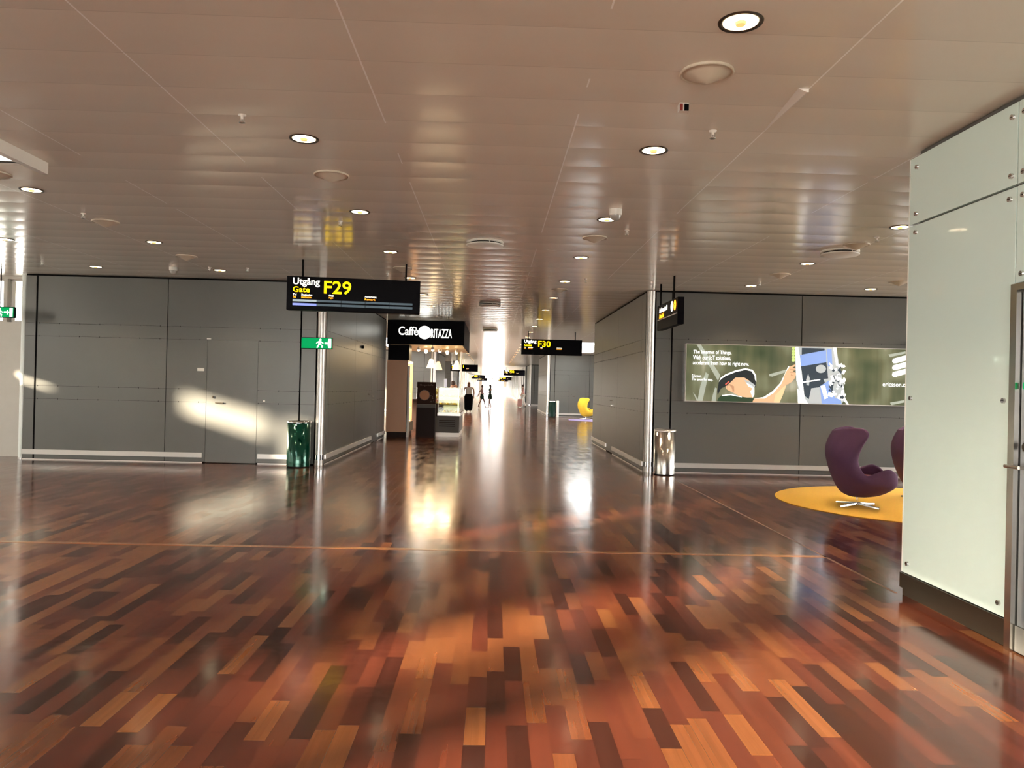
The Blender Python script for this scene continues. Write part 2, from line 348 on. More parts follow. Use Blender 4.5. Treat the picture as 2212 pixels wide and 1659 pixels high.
# skylights: a lip frame that hangs below the planks and a diffusing pane above
SKY = ['bright rooflight with a drooping cream frame at the upper left', 'far rooflight over the seating bay beyond the right wall', 'far rooflight on the left behind the cafe', 'rooflight above the white glass room']
for n, (h, lb) in enumerate(zip(HOLES, SKY)):
    x0, x1, y0, y1 = h
    w = MB().box(x0 - .02, x1 + .02, y0 - .02, y1 + .02, CEIL + 0.36, CEIL + 0.38)
    o = w.build('window_%d' % (n + 11), M['skylight']); o['kind'] = 'structure'; o['label'] = lb
    if n == 0:
        f = MB()
        f.box(x0 - .03, x0 + .03, y0, y1, CEIL - .10, CEIL + .36); f.box(x1 - .03, x1 + .03, y0, y1, CEIL - .10, CEIL + .36)
        f.box(x0, x1, y0 - .03, y0 + .03, CEIL - .10, CEIL + .36); f.box(x0, x1, y1 - .03, y1 + .03, CEIL - 0.0, CEIL + .36)
        f.build('window_frame', M['white'], o)
# the slightly sprung ceiling panel with the sunlight on its edge painted near white
wd = MB(); wd.add([(1.865, 4.60, CEIL - .001), (1.865, 5.40, CEIL - .001), (1.865, 4.60, CEIL - .022), (1.80, 4.60, CEIL - .001), (1.855, 4.6, CEIL - .022)],
                  [(0, 1, 2), (3, 4, 1), (0, 2, 4, 3), (2, 1, 4), (0, 3, 1)])
struct('trim_3', wd, M['bright'], label='sprung edge of a ceiling panel')

# ------------------------------------------------------------------ panelled walls
ZJ = [1.10, 1.335, 2.235, 2.465]
def panel_wall(name, org, dr, nrm, length, joints, doors=(), top=CEIL, rail=True, railgaps=(), thick=0.25, ticks=True, mt=None):
    """org (x,y) at s=0, dr unit along, nrm unit outwards; joints [(s, gap)], doors [(s0,s1,ztop)]"""
    ox, oy = org
    def P(s, d, z): return (ox + dr[0] * s + nrm[0] * d, oy + dr[1] * s + nrm[1] * d, z)
    def bx(mb, s0, s1, d0, d1, z0, z1, mi=0):
        a = P(s0, d0, 0); b = P(s1, d1, 0)
        mb.box(min(a[0], b[0]), max(a[0], b[0]), min(a[1], b[1]), max(a[1], b[1]), z0, z1, mi)
    mb = MB(); bx(mb, 0.0, length, -thick, -0.012, 0, top, 1)
    js = [(0, 0)] + sorted(joints) + [(length, 0)]
    zs = [0.022] + ZJ + [top - 0.03]
    for (sa, ga), (sb, gb) in zip(js, js[1:]):
        a, b = sa + ga / 2, sb - gb / 2
        for za, zb in zip(zs, zs[1:]):
            segs = [(a, b)]
            for d0, d1, zt in doors:
                if za < zt - 0.05:
                    ns = []
                    for p, q in segs:
                        if q <= d0 or p >= d1: ns.append((p, q)); continue
                        if p < d0: ns.append((p, d0 - 0.006))
                        if q > d1: ns.append((d1 + 0.006, q))
                    segs = ns
            for p, q in segs:
                if q - p > 0.02: bx(mb, p, q, -0.012, 0.0, za + 0.002, zb - 0.002, 0)
    if ticks:
        s = 0.25
        while s < length - 0.1:
            for z in ZJ:
                if not any(d0 < s < d1 for d0, d1, _ in doors): bx(mb, s - .004, s + .004, 0, 0.0015, z - 0.012, z + 0.012, 1)
            s += 0.36
    w = struct(name, mb, [mt or M['panel'], M['gap']], label='grey metal clad wall')
    if rail:
        rb = MB(); cuts = sorted([(0, 0)] + list(railgaps) + [(length, length)])
        for (a0, a1), (b0, b1) in zip(cuts, cuts[1:]):
            if b0 - a1 > 0.03: bx(rb, a1, b0, 0.0, 0.03, 0.10, 0.185); bx(rb, a1, b0, 0.0, 0.012, 0.0, 0.018)
        r = struct(name.replace('wall', 'baseboard'), rb, M['satin'], label='metal bump rail at the foot of the wall')
    for i, (d0, d1, zt) in enumerate(doors):
        D = MB(); bx(D, d0, d1, -0.03, -0.001, 0.012, zt)
        door = struct('door_%d' % panel_wall.nd, D, mt or M['panel'], label='flush grey door in the panelled wall'); panel_wall.nd += 1
        H = MB(); s = d0 + 0.12
        bx(H, s - .012, s + .012, 0, .03, 1.18, 1.22); bx(H, s + .05, s + .19, 0.0, .035, 1.085, 1.105); H.build('handle', M['darksteel'], door)
    return w
panel_wall.nd = 1
FY = 14.08       # the front faces
# left block, front: x -8.42 .. -3.2
panel_wall('wall_front_left', (-8.47, FY), (1, 0), (0, -1), 5.225, [(0.20, .035), (2.54, .012), (4.95, .03)], doors=[(3.27, 4.18, 2.235)], railgaps=[(3.22, 4.22), (5.02, 5.225)])
panel_wall('wall_side_left', (-3.08, FY + 0.14), (0, 1), (1, 0), 7.735, [(0.28, .008), (2.95, .008), (5.3, .006)], doors=[(5.35, 6.3, 2.235)], railgaps=[(5.3, 6.4)])
panel_wall('wall_front_right', (2.965, FY), (1, 0), (0, -1), 9.04, [(0.30, .03), (2.71, .014), (5.4, .014), (8.1, .014)])
panel_wall('wall_side_right', (2.80, FY + 0.14), (0, 1), (-1, 0), 7.27, [(0.33, .008), (3.1, .006), (5.6, .006)], railgaps=[(3.6, 4.6)])
bk = MB(); bk.box(-8.47, -3.33, FY + .25, 21.9, 0, CEIL - .01); struct('wall_core_left', bk, M['darkwall'])
bk = MB(); bk.box(3.05, 12, FY + .25, 21.45, 0, CEIL - .01); struct('wall_core_right', bk, M['darkwall'])
# end pillars of the blocks
for nm, x, y, lb in (('corner_post', -3.156, FY + .052, 'bright steel corner post at the left wall by the green bin'), ('corner_post', 2.876, FY + .052, 'bright steel corner post at the right wall by the steel bin'),
                 ('corner_post', -8.52, FY + .05, 'slim steel post at the far left end of the grey wall')):
    t = thing(nm, lb, 'post', (x, y, 0), group=None)
    r = .078 if x > -8 else .045
    MB().tube((0, 0, 0), (0, 0, CEIL - .01), r, n=32).build('post', M['satin'] if x > -8 else M['glassedge'], t)
    if x > -8: MB().tube((0, 0, .10), (0, 0, .19), r + .004, n=32).build('collar', M['chrome'], t)
    MB().tube((0, 0, 0), (0, 0, .03), r + .003, n=32).build('foot_ring', M['satin'], t)
# further blocks
def block(side, n, y0, y1):
    x0, x1 = (-12, -3.08) if side == 'left' else (2.85, 12)
    if side == 'left': panel_wall('wall_front_left_%s' % n, (x0, y0), (1, 0), (0, -1), x1 - x0 - .185, [(6.2, .02), (8.3, .02)]); panel_wall('wall_side_left_%s' % n, (x1, y0 + .185), (0, 1), (1, 0), y1 - y0 - .185, [(3, .01)])
    else: panel_wall('wall_front_right_%s' % n, (x0 + .185, y0), (1, 0), (0, -1), x1 - x0 - .185, [(.23, .03), (2.1, .02)], doors=[(1.02, 1.9, 2.235)] if n == 'far' else []); panel_wall('wall_side_right_%s' % n, (x0, y0 + .185), (0, 1), (-1, 0), y1 - y0 - .185, [(3, .01)])
    t = thing('corner_post', 'steel corner post of the %s wall on the %s, beyond the cafe' % ('second' if n == 'far' else 'third', side), 'post', (x1 - .086 if side == 'left' else x0 + .086, y0 + .086, 0))
    MB().tube((0, 0, 0), (0, 0, CEIL - .01), .085, n=20).build('post', M['satin'], t); MB().tube((0, 0, .10), (0, 0, .19), .09, n=20).build('collar', M['chrome'], t)
    bk = MB(); bk.box(x0 + (0.2 if side == 'right' else 0), x1 - (0.2 if side == 'left' else 0), y0 + .2, y1, 0, CEIL - .01); struct('wall_core_%s_%s' % (side, n), bk, M['darkwall'])
block('left', 'far', 41, 48.8); block('right', 'far', 41, 48.8); block('left', 'end', 58, 66); block('right', 'end', 61.5, 66)

# ------------------------------------------------------------------ facades and daylight openings
def facade(name, x, y0, y1, openings, thick=0.25, top=CEIL, mt=None, axis='x', glass=True, mull=True):
    """solid wall in plane x (or y) with rectangular openings (a0,a1,z0,z1)"""
    mb = MB(); as_ = sorted({y0, y1} | {v for o in openings for v in o[:2]}); zs = sorted({0, top} | {v for o in openings for v in o[2:]})
    for a, b in zip(as_, as_[1:]):
        for c, d in zip(zs, zs[1:]):
            if any(o[0] < (a + b) / 2 < o[1] and o[2] < (c + d) / 2 < o[3] for o in openings): continue
            if axis == 'x': mb.box(x - thick / 2, x + thick / 2, a, b, c, d)
            else: mb.box(a, b, x - thick / 2, x + thick / 2, c, d)
    w = struct(name, mb, mt or M['plaster'])
    if glass and openings:
        for o in openings:
            g = MB()
            if axis == 'x': g.box(x - .006, x + .006, o[0], o[1], o[2], o[3])
            else: g.box(o[0], o[1], x - .006, x + .006, o[2], o[3])
            wn = g.build('window_%d' % facade.n, M['glass']); wn['kind'] = 'structure'; facade.n += 1
            fr = MB(); e = .03
            for (a0, a1, c0, c1) in ((o[0], o[1], o[2], o[2] + e), (o[0], o[1], o[3] - e, o[3]), (o[0], o[0] + e, o[2], o[3]), (o[1] - e, o[1], o[2], o[3])):
                if axis == 'x': fr.box(x - .04, x + .04, a0, a1, c0, c1)
                else: fr.box(a0, a1, x - .04, x + .04, c0, c1)
            fr.build('window_frame', M['satin'], wn)
    return w
facade.n = 20
def blinds(x, runs, z0, z1):  # translucent sheets out of view, added to let in soft daylight
    for a, b in runs:
        o = MB().box(x - .004, x + .004, a, b, z0, z1).build('window_%d' % facade.n, M['blind']); o['kind'] = 'structure'; o['label'] = 'added unseen sheet that passes diffuse daylight'; facade.n += 1
# left hall: unseen wall, clerestory strips shaped to cast the sun patches, plaster below
facade('wall_left', -12.1, 2.0, 14.4, [(7.57, 8.96, 2.68, 3.12), (6.95, 7.44, 2.40, 3.18), (10.7, 12.0, 2.38, 2.50)] + [(2.3 + 3 * k, 5.1 + 3 * k, .25, 2.36) for k in range(4)], glass=False)
blinds(-12.1, [(2.3 + 3 * k, 5.1 + 3 * k) for k in range(4)], .25, 2.36)
facade('wall_left_near', -8.1, -12, 2.0, [(-12, -9.0, 1.9, 3.1), (-8.8, -6.0, 1.9, 3.1), (-5.8, -3.05, 1.9, 3.1), (-2.72, -2.42, 1.9, 3.1), (-2.27, -1.35, 1.9, 3.1), (1.25, 1.85, 1.9, 3.1)] + [(-12 + 3 * k, -9.2 + 3 * k, .2, 1.8) for k in range(4)] + [(0.0, 1.9, .2, 1.8), (-1.1, 1.1, 1.9, 3.1)])  # unseen facade set nearer, its openings shaped to lay sun stripes on the floor
blinds(-8.16, [(-1.1, 1.1)], 1.9, 3.1)
blinds(-8.16, [(-12 + 3 * k, -9.2 + 3 * k) for k in range(4)] + [(0.0, 1.9)], .2, 1.8)
facade('wall_jog', 1.9, -12, -8.1, [], axis='y')
facade('wall_back', -12.1, -8.1, 12, [(-7.8 + 3.3 * k, -4.7 + 3.3 * k, .2, 3.2) for k in range(6)], axis='y')  # glazing behind the camera, added to brighten the hall
facade('wall_right', 12.1, -12, 22, [(6.5, 9, .3, 3.1), (9.3, 12.0, .3, 3.1), (12.3, 13.9, .3, 3.1)])
# pale partition left of the grey block with glazing over it
facade('wall_partition', 14.65, -12, -8.55, [(-11.9, -10.1, 2.5, 3.3), (-10.0, -9.15, 2.5, 3.3), (-9.08, -8.58, 2.5, 3.3)], axis='y')
# side glazing of the crossing halls
for sd_, x in (('left', -12.1), ('right', 12.1)):
    facade('wall_%s_crossing' % sd_, x, 22, 41, [(22.2 + i * 3.15, 25.1 + i * 3.15, .3, 3.1) for i in range(6)])
    facade('wall_%s_gap' % sd_, x, 48.8, 61.5, [(49 + i * 3.1, 51.9 + i * 3.1, .3, 3.1) for i in range(4)])
# the glazed pier beyond the last blocks
for sd_, x in (('left', -3.1), ('right', 2.85)):
    facade('wall_%s_pier' % sd_, x, 66, 162, [(67.2 + i * 4.7, 70.6 + i * 4.7, .25, 3.1) for i in range(20)], mt=M['panel'])
facade('wall_end', 162, -3.1, 2.85, [(-2.4, -.2, 0.05, 3.3), (-.1, 2.2, .05, 3.3)], axis='y')

# ------------------------------------------------------------------ white glass room at the right
gx = 3.13
core = MB(); core.box(gx + .03, 8, -4, 5.68, 0, CEIL - .01); struct('wall_right_core', core, M['darkwall'])
gp = MB()
for (y0, y1, z0, z1) in ((4.565, 5.76, .175, 2.785), (4.565, 5.76, 2.80, 3.30), (-4, 4.555, 2.80, 3.30), (3.3, 4.555, 2.20, 2.785), (-4, 3.28, .175, 2.785)):
    gp.box(gx, gx + .03, y0, y1, z0, z1)
wg = struct('wall_right_glass', gp, M['glasswall'], label='mint white glass cladding held by steel studs', bevel=.002)
ed = MB().box(gx - .0, gx + .03, 5.762, 5.775, .175, 3.30); ed.build('glass_edge', M['glassedge'], wg)
kk = MB(); kk.box(gx - .015, gx + .03, 4.56, 5.77, .06, .17); kk.box(gx + .01, gx + .03, 4.56, 5.77, 0, .06)
struct('baseboard_right_glass', kk, M['darksteel'], label='dark steel kick plate under the white glass')
st = []
for (y, z) in ((4.61, 3.22), (4.61, 2.86), (5.67, 3.22), (5.67, 2.87), (5.67, 2.73), (4.62, 2.72), (5.69, 1.49), (4.64, 1.49), (5.69, .25), (4.65, .25), (4.50, 2.72), (4.50, 2.25), (4.5, 2.86), (4.5, 3.22)):
    b = MB(); b.tube((gx - .012, y, z), (gx + .002, y, z), .016, .019, n=16); b.box(gx - .0125, gx - .0118, y - .012, y + .012, z - .002, z + .002, 1)
    b.build('glass_stud', [M['chrome'], M['gap']], wg)
# door with steel frame
fr = MB(); fr.box(gx - .03, gx + .05, 4.50, 4.555, 0, 2.19); fr.box(gx - .03, gx + .05, 3.30, 4.5, 2.15, 2.19); fr.box(gx - .03, gx + .05, 3.28, 3.33, 0, 2.19)
dr = MB().box(gx + .005, gx + .045, 3.34, 4.49, 0.01, 2.14)
d2 = struct('door_9', dr, M['doorgrey'], label='grey glazed door in the white glass room')
fr.build('door_frame', M['steel'], d2)
MB().box(gx - .008, gx + .005, 3.34, 4.49, .01, .16).build('kick_plate', M['darkwall'], d2)
hd = MB(); hd.tube((gx - .06, 4.41, 1.10), (gx + .005, 4.41, 1.10), .011, n=12); hd.tube((gx - .06, 4.41, 1.10), (gx - .06, 4.53, 1.10), .011, n=12); hd.tube((gx - .006, 4.41, 1.10), (gx + .005, 4.41, 1.10), .028, n=20)
hd.build('door_handle', M['steel'], d2)
lk = MB(); lk.tube((gx - .02, 4.42, 1.22), (gx + .005, 4.42, 1.22), .026, n=20); lk.build('lock_cylinder', M['darksteel'], d2)
MB().box(gx - .004, gx + .005, 4.42, 4.47, 1.56, 1.60).build('door_sign', M['e_green'], d2)

# ------------------------------------------------------------------ ceiling fittings
def rowname(x):
    return {1.19: 'in the row just right of the middle', -1.48: 'in the row left of the middle', -4.63: 'in the row over the left hall', -6.67: 'in the outermost left row',
            4.40: 'in the row over the seating on the right', 6.5: 'in the outermost right row'}[x]
def make_downlight():
    t = thing('downlight', 'x', 'ceiling light', (0, 0, CEIL), group='recessed ceiling downlights')
    MB().lathe([(.085, .004), (.088, -.004), (.108, -.008), (.112, 0.001)], n=32).build('trim_ring', M['trimring'], t)
    # bright reflector bowl (visible from below as a short dish) and the amber lamp capsule within
    MB().lathe([(.086, -.004), (.080, -.0015), (.03, -.0008)], n=32).build('reflector', M['lamp'], t)
    MB().tube((0, 0.0, -.001), (0, 0.0, -.016), .030, .024, n=20).build('bulb', M['bulb'], t)
    return t
DL = []
for x, ys in ((1.19, [3.8] + [5.88 + 2.45 * k for k in range(23)]), (-1.48, [5.86, 8.30, 10.75, 13.3, 15.7] + [17.9 + 2.45 * k for k in range(1)] + [28.4 + 2.45 * k for k in range(12)]),
              (-4.63, [7.74, 10.5, 13.0]), (-6.67, [7.9, 10.6, 12.97]), (4.40, [8.29, 10.77, 13.15]), (6.5, [8.3, 10.77, 13.17])):
    for k, y in enumerate(ys): DL.append((x, y, ORD[k] + ' ' + rowname(x)))
proto = None
for x, y, w in DL:
    t = make_downlight() if proto is None else copy_tree(proto)
    proto = proto or t
    t.location = (x, y, CEIL); t['label'] = 'lit round recessed downlight, %s' % w
    if y < 48 and not (y > 24 and round((y - 5.88) / 2.45) % 2):
        l = bpy.data.lights.new('downlight_beam', 'SPOT'); l.energy = LAMP_POWER * (1 if y < 24 else 2); l.color = (1, .78, .52); l.spot_size = math.radians(118); l.spot_blend = .7; l.shadow_soft_size = .07
        lo = bpy.data.objects.new('downlight_beam', l); COL.objects.link(lo); lo.location = (x, y, CEIL - .03)
def series(maker, items, fmt, group):
    pr = None
    for x, y, w in items:
        t = maker() if pr is None else copy_tree(pr)
        pr = pr or t; t.location = (x, y, CEIL); t['label'] = fmt % w; t['group'] = group
def make_cone():
    t = thing('ceiling_diffuser', 'x', 'diffuser', (0, 0, CEIL))
    MB().lathe([(.152, 0.0), (.155, -.012), (.146, -.018), (.140, -.010)], n=40).build('rim', M['beige'], t)
    MB().lathe([(.138, -.008), (.10, -.024), (.05, -.052), (.018, -.066), (.001, -.070)], n=40).build('cone', M['beige'], t)
    return t
series(make_cone, [(x, y, ORD[k] + ' ' + rowname(x)) for x, ys in ((1.19, (4.41, 9.33, 14.3)), (-1.48, (6.85, 12.2)), (-4.63, (7.15, 9.2, 11.6)), (4.40, (9.3, 11.8)), (6.5, (12.24,))) for k, y in enumerate(ys)],
       'cone shaped cream air diffuser, %s', 'cone air diffusers')
def make_sprinkler():
    t = thing('sprinkler', 'x', 'sprinkler', (0, 0, CEIL))
    MB().lathe([(.028, 0), (.026, -.006), (.010, -.010), (.008, -.03)], n=20).build('escutcheon', M['white'], t)
    b = MB(); b.tube((0, 0, -.03), (0, 0, -.052), .004, n=8); b.lathe([(.001, -.05), (.022, -.052), (.022, -.055), (.001, -.056)], n=16); b.tube((-.014, 0, -.012), (-.014, 0, -.05), .003, n=8); b.tube((.014, 0, -.012), (.014, 0, -.05), .003, n=8)
    b.build('deflector', M['steel'], t); return t
series(make_sprinkler, [(1.51, 5.40, 'beside the smoke detector'), (1.5, 8.85, 'beyond the white dome camera'), (1.5, 12.84, 'far right of the middle'), (-1.79, 5.38, 'nearest on the left side'),
       (-1.79, 8.81, 'left of the middle, above the gate sign'), (-1.8, 12.81, 'just behind the gate sign'), (-4.67, 8.78, 'by a diffuser over the left hall'), (-4.68, 12.67, 'next to a small dome by the left wall'),
       (-4.06, 12.66, 'near the door on the left'), (-7.31, 12.56, 'near the far left wall end'), (4.42, 8.84, 'next to the big slotted vent'), (4.38, 12.67, 'by the right wall above the advert')],
       'small steel ceiling sprinkler head, %s', 'ceiling sprinklers')
def make_vent():
    t = thing('slot_vent', 'x', 'vent', (0, 0, CEIL))
    MB().lathe([(.10, 0), (.235, 0), (.238, -.012), (.236, -.022), (.10, -.022)], n=48).build('upper_ring', M['white'], t)
    MB().lathe([(.0, -.02), (.205, -.022), (.205, -.042), (0, -.042)], n=48).build('slot', M['gap'], t)
    MB().lathe([(.0, -.040), (.236, -.040), (.238, -.050), (.228, -.060), (0, -.060)], n=48).build('lower_disc', M['white'], t)
    for a in range(5): MB().tube((.225 * math.cos(a * 1.047 - 1.3), .225 * math.sin(a * 1.047 - 1.3), -.02), (.225 * math.cos(a * 1.047 - 1.3), .225 * math.sin(a * 1.047 - 1.3), -.042), .007, n=8).build('spacer', M['white'], t)
    return t
series(make_vent, [(-.15, 9.8, 'nearest over the middle of the concourse'), (4.40, 9.75, 'over the seating on the right'), (-.12, 17.0, 'over the corridor in front of the cafe'), (-.15, 24.6, 'farthest over the corridor beside the cafe')],
       'round white slotted ceiling vent, %s', 'round slotted vents')
def make_dome():
    t = thing('dome_camera', 'x', 'camera', (0, 0, CEIL))
    MB().lathe([(.066, 0), (.066, -.05), (.060, -.06)], n=32).build('housing', M['white'], t)
    MB().lathe([(.056, -.058), (.052, -.085), (.035, -.108), (.001, -.118)], n=32).build('dome', mat('dome_bubble', (.35, .33, .3), .08, 0, .5), t)
    return t
series(make_dome, [(1.21, 7.85, 'right of the middle'), (-5.31, 12.78, 'by the left wall')], 'white dome camera on the ceiling, %s', 'dome cameras')
t = thing('smoke_detector', 'small black and red smoke detector on the ceiling at upper right', 'detector', (1.18, 4.92, CEIL))
MB().box(-.03, .03, -.03, .03, -.012, 0).build('base', M['white'], t); MB().box(-.028, -.010, -.034, -.026, -.05, -.008).build('red_panel', M['red'], t); MB().box(-.030, .030, -.026, .026, -.05, -.012).build('housing', M['white'], t)
MB().box(.0, .028, -.034, -.026, -.05, -.008).build('lens', M['black'], t)

# ------------------------------------------------------------------ gate signs
def gate_sign(num, x, y, rz, label, detail=True, small=False):
    t = thing('gate_sign', label, 'sign', (x, y, 2.585), rz, group='hanging black gate signs')
    w, h = 1.98, .505
    MB().box(-w / 2, w / 2, 0, .16, 0, h).build('housing', M['black'], t, bevel=.008)
    for sx in (-.77, .77): MB().box(sx - .014, sx + .014, .06, .088, h, CEIL - 2.585 + .01).build('hanger', M['rod'], t)
    X = lambda p: -w / 2 + p / 2075 * w       # picture fractions of the face
    Z = lambda q: h * (1 - q / 560)
    yy = -.004
    text_mesh('Utgång', M['e_white'], t, X(95), X(505), Z(172), Z(25), yy, bold=.012)
    text_mesh('Gate', M['e_yellow'], t, X(95), X(352), Z(262), Z(172), yy, bold=.012)
    text_mesh(num, M['e_yellow'], t, X(572), X(990), Z(275), Z(60), yy, bold=.012, name='gate_number')
    if detail:
        for a, b, s1, s2 in ((95, 150, 'Tid', 'Time'), (228, 390, 'Destination', 'Destination'), (650, 720, 'Flyg', 'Flight'), (1205, 1385, 'Anmärkning', 'Remark')):
            text_mesh(s1, M['e_white'], t, X(a), X(b), Z(322), Z(288), yy, bold=.0, name='column_heading')
            text_mesh(s2, M['e_amber'], t, X(a), X(a + (b - a) * .92), Z(362), Z(328), yy, bold=.0, name='column_heading')
        if num == 'F29':
            for k in range(5):
                MB().box(X(95 + k * 374), X(95 + k * 374 + 366), -.003, 0.01, Z(418), Z(384)).build('display_strip', M['lcd_pale'] if k == 0 else M['lcd'], t)
                MB().box(X(95 + k * 374), X(95 + k * 374 + 366), -.003, 0.01, Z(484), Z(446)).build('display_strip', M['lcd_blue'] if k == 0 else M['lcd'], t)
    return t
gate_sign('F29', -2.135, 11.66, math.radians(6.5), 'large black gate sign reading F29 in yellow, hanging at the left')
gate_sign('F30', 1.87, 25.0, math.radians(1), 'black gate sign reading F30 in yellow, over the corridor on the right')
for num, x, y, lb in (('F31', -2.15, 56, 'distant gate sign with yellow number, partly behind the cafe lamps'), ('F32', 1.9, 70, 'distant gate sign on the right, beyond the F30 sign'),
                      ('F33', -2.15, 104, 'small far gate sign on the left of the bright end'), ('F34', 1.9, 118, 'small far gate sign on the right of the bright end'),
                      ('F35', -2.15, 140, 'farthest small gate sign on the left'), ('F36', 1.9, 149, 'farthest small gate sign on the right')):
    gate_sign(num, x, y, 0, lb, detail=True)

# side sign, facing the concourse centre
t = thing('direction_sign', 'black hanging arrival hall sign with white and orange arrow discs, seen edge on', 'sign', (2.86, 12.52, 2.54), -math.pi / 2)
L = 0.74; H = .42      # local x runs towards -y, local -y faces -x
MB().box(-L, L, -.05, .05, 0, H).build('housing', M['black'], t, bevel=.004)
for sx in (-.74 + .02, .26): MB().box(sx - .013, sx + .013, -.013, .013, H, CEIL - 2.54 + .01).build('hanger', M['rod'], t)
f = -.054
text_mesh('Ankomsthall', M['e_white'], t, -.56, .02, .29, .37, f, bold=.0); text_mesh('Arrival hall', M['e_amber'], t, -.56, -.22, .19, .27, f, bold=.0)
def disc(cx, cz, r, y): return [(cx + r * math.cos(a * math.pi / 12), y, cz + r * math.sin(a * math.pi / 12)) for a in range(24)]
for cx, mt_ in ((.36, M['e_white']), (.56, M['e_amber'])):
    MB().add(disc(cx, .31, .082, f), [tuple(range(24))]).build('arrow_disc', mt_, t)
    MB().add([(cx - .03, f - .002, .33), (cx + .03, f - .002, .33), (cx, f - .002, .27)], [(0, 1, 2)]).build('arrow', M['black'], t)
MB().box(-.72, .70, f, f + .01, .165, .18).build('divider', M['white'], t)

# exit signs
def exit_sign(x, y, w, h, z, label, lookleft=True, hang=False):
    t = thing('exit_sign', label, 'sign', (x, y, z))
    MB().box(-w / 2, w / 2, .0, .07, 0, h).build('housing', M['darkgreen'], t, bevel=.004)
    MB().box(-w / 2 + .008, w / 2 - .008, -.004, 0, .01, h - .01).build('lit_face', M['e_green'], t)
    p = MB(); y_ = -.007
    def P(pts): p.add([(a, y_, b) for a, b in pts], [tuple(range(len(pts)))])
    s = h; ox = -.02
    P([(ox + s * .10 * math.cos(a * .524), s * .80 + s * .10 * math.sin(a * .524)) if False else (ox + s * .42 + s * .1 * math.cos(a * .524), s * .80 + s * .1 * math.sin(a * .524)) for a in range(12)])
    P([(ox + s * .25, s * .68), (ox + s * .50, s * .70), (ox + s * .46, s * .38), (ox + s * .26, s * .40)])
    P([(ox + s * .26, s * .42), (ox + s * .38, s * .42), (ox + s * .22, s * .10), (ox + s * .08, s * .12)])
    P([(ox + s * .36, s * .42), (ox + s * .48, s * .42), (ox + s * .66, s * .28), (ox + s * .60, s * .10), (ox + s * .52, s * .12), (ox + s * .55, s * .26)])
    P([(ox + s * .12, s * .60), (ox + s * .28, s * .68), (ox + s * .28, s * .60), (ox + s * .05, s * .45)])
    P([(ox + s * .48, s * .68), (ox + s * .70, s * .52), (ox + s * .68, s * .44), (ox + s * .48, s * .58)])
    a0 = ox + s * .80
    P([(a0, s * .57), (a0 + s * .28, s * .57), (a0 + s * .28, s * .74), (a0 + s * .50, s * .50), (a0 + s * .28, s * .26), (a0 + s * .28, s * .43), (a0, s * .43)])
    P([(w / 2 - .07, s * .9), (w / 2 - .02, s * .9), (w / 2 - .02, s * .1), (w / 2 - .07, s * .1)])
    p.build('pictogram', M['e_pict'], t)
    if hang: MB().tube((0.05, .03, h), (0.05, .03, CEIL - z), .008, n=8).build('hanger', M['rod'], t)
    else: MB().box(-.24, -.10, .06, .104, .03, h - .03).build('bracket', M['gap'], t)
    return t
exit_sign(-3.21, FY - .105, .56, .205, 2.115, 'lit green running man exit sign at the corner above the green bin')
exit_sign(-8.62, 13.5, .60, .19, 2.50, 'lit green exit sign hanging at the far left edge before the bright window', hang=True)

# ------------------------------------------------------------------ bins
def bin_(x, y, r, h, mt_, label, grp=None):
    t = thing('waste_bin', label, 'bin', (x, y, 0))
    MB().lathe([(r, .02), (r, h - .02), (r - .006, h - .02)], n=48).build('body', mt_, t)
    MB().lathe([(r + .004, h - .03), (r + .006, h), (r - .02, h + .004), (r - .05, h - .03)], n=48).build('rim', M['chrome'] if mt_ is not M['steel'] else M['satin'], t)
    MB().lathe([(0.001, h - .05), (r - .045, h - .05), (r - .045, h - .02)], n=48).build('liner', M['gap'], t)
    MB().lathe([(r - .01, 0), (r - .01, .025)], n=48).build('plinth', M['gap'], t)
    MB().box(-.012, .012, -r - .006, -r + .004, h - .075, h - .045).build('lock', M['chrome'], t)
    return t
bin_(-3.44, 13.78, .205, .815, M['green'], 'glossy green cylindrical waste bin standing by the left wall')
bin_(3.10, 13.75, .19, .81, M['steel'], 'stainless steel cylindrical waste bin at the right corner')
bin_(3.12, 40.5, .20, .84, M['darkgreen'], 'dark green waste bin far down the corridor by the second right wall')
t = thing('queue_post', 'pale slim post next to the far dark green bin', 'post', (3.40, 40.4, 0)); MB().lathe([(.07, 0), (.07, .84), (.05, .86)], n=20).build('post', M['white'], t)

# ------------------------------------------------------------------ small wall fixtures
def small(name, mb, mt_, label, cat): return tag(mb.build(name, mt_), label, cat)
small('name_plate', MB().box(-5.37, -5.25, FY - .012, FY, 1.665, 1.72), M['white'], 'small white name plate left of the flush door', 'plate')
small('door_closer', MB().box(-5.21, -5.14, FY - .02, FY, 2.245, 2.262), M['white'], 'little white contact sensor at the top left corner of the flush door', 'sensor')
small('card_reader', MB().box(-4.17, -4.14, FY - .02, FY, 1.13, 1.165), M['white'], 'tiny pale push button right of the flush door', 'button')
t = MB(); t.tube((-3.08, 17.95, 2.36), (-3.03, 17.95, 2.36), .035, n=16); small('wall_sensor', t, M['gap'], 'round black sensor high on the left corridor wall', 'sensor')
t = MB(); t.tube((2.80, 18.0, 1.25), (2.74, 18.0, 1.25), .012, n=10); t.box(2.765, 2.80, 17.98, 18.15, 1.13, 1.145); small('pull_lever', t, M['steel'], 'steel handle on the right corridor wall', 'handle')
t = MB(); t.tube((-3.08, 19.0, 1.25), (-3.03, 19.0, 1.25), .02, n=10); small('lock_knob', t, M['steel'], 'small steel knob on the left corridor wall', 'knob')
t = MB(); t.tube((7.72, FY, 2.47), (7.72, FY - .10, 2.47), .016, n=12); t.tube((7.66, FY - .10, 2.47), (7.80, FY - .10, 2.47), .02, n=12); small('picture_light', t, M['steel'], 'small steel fixture above the right end of the advert', 'fixture')

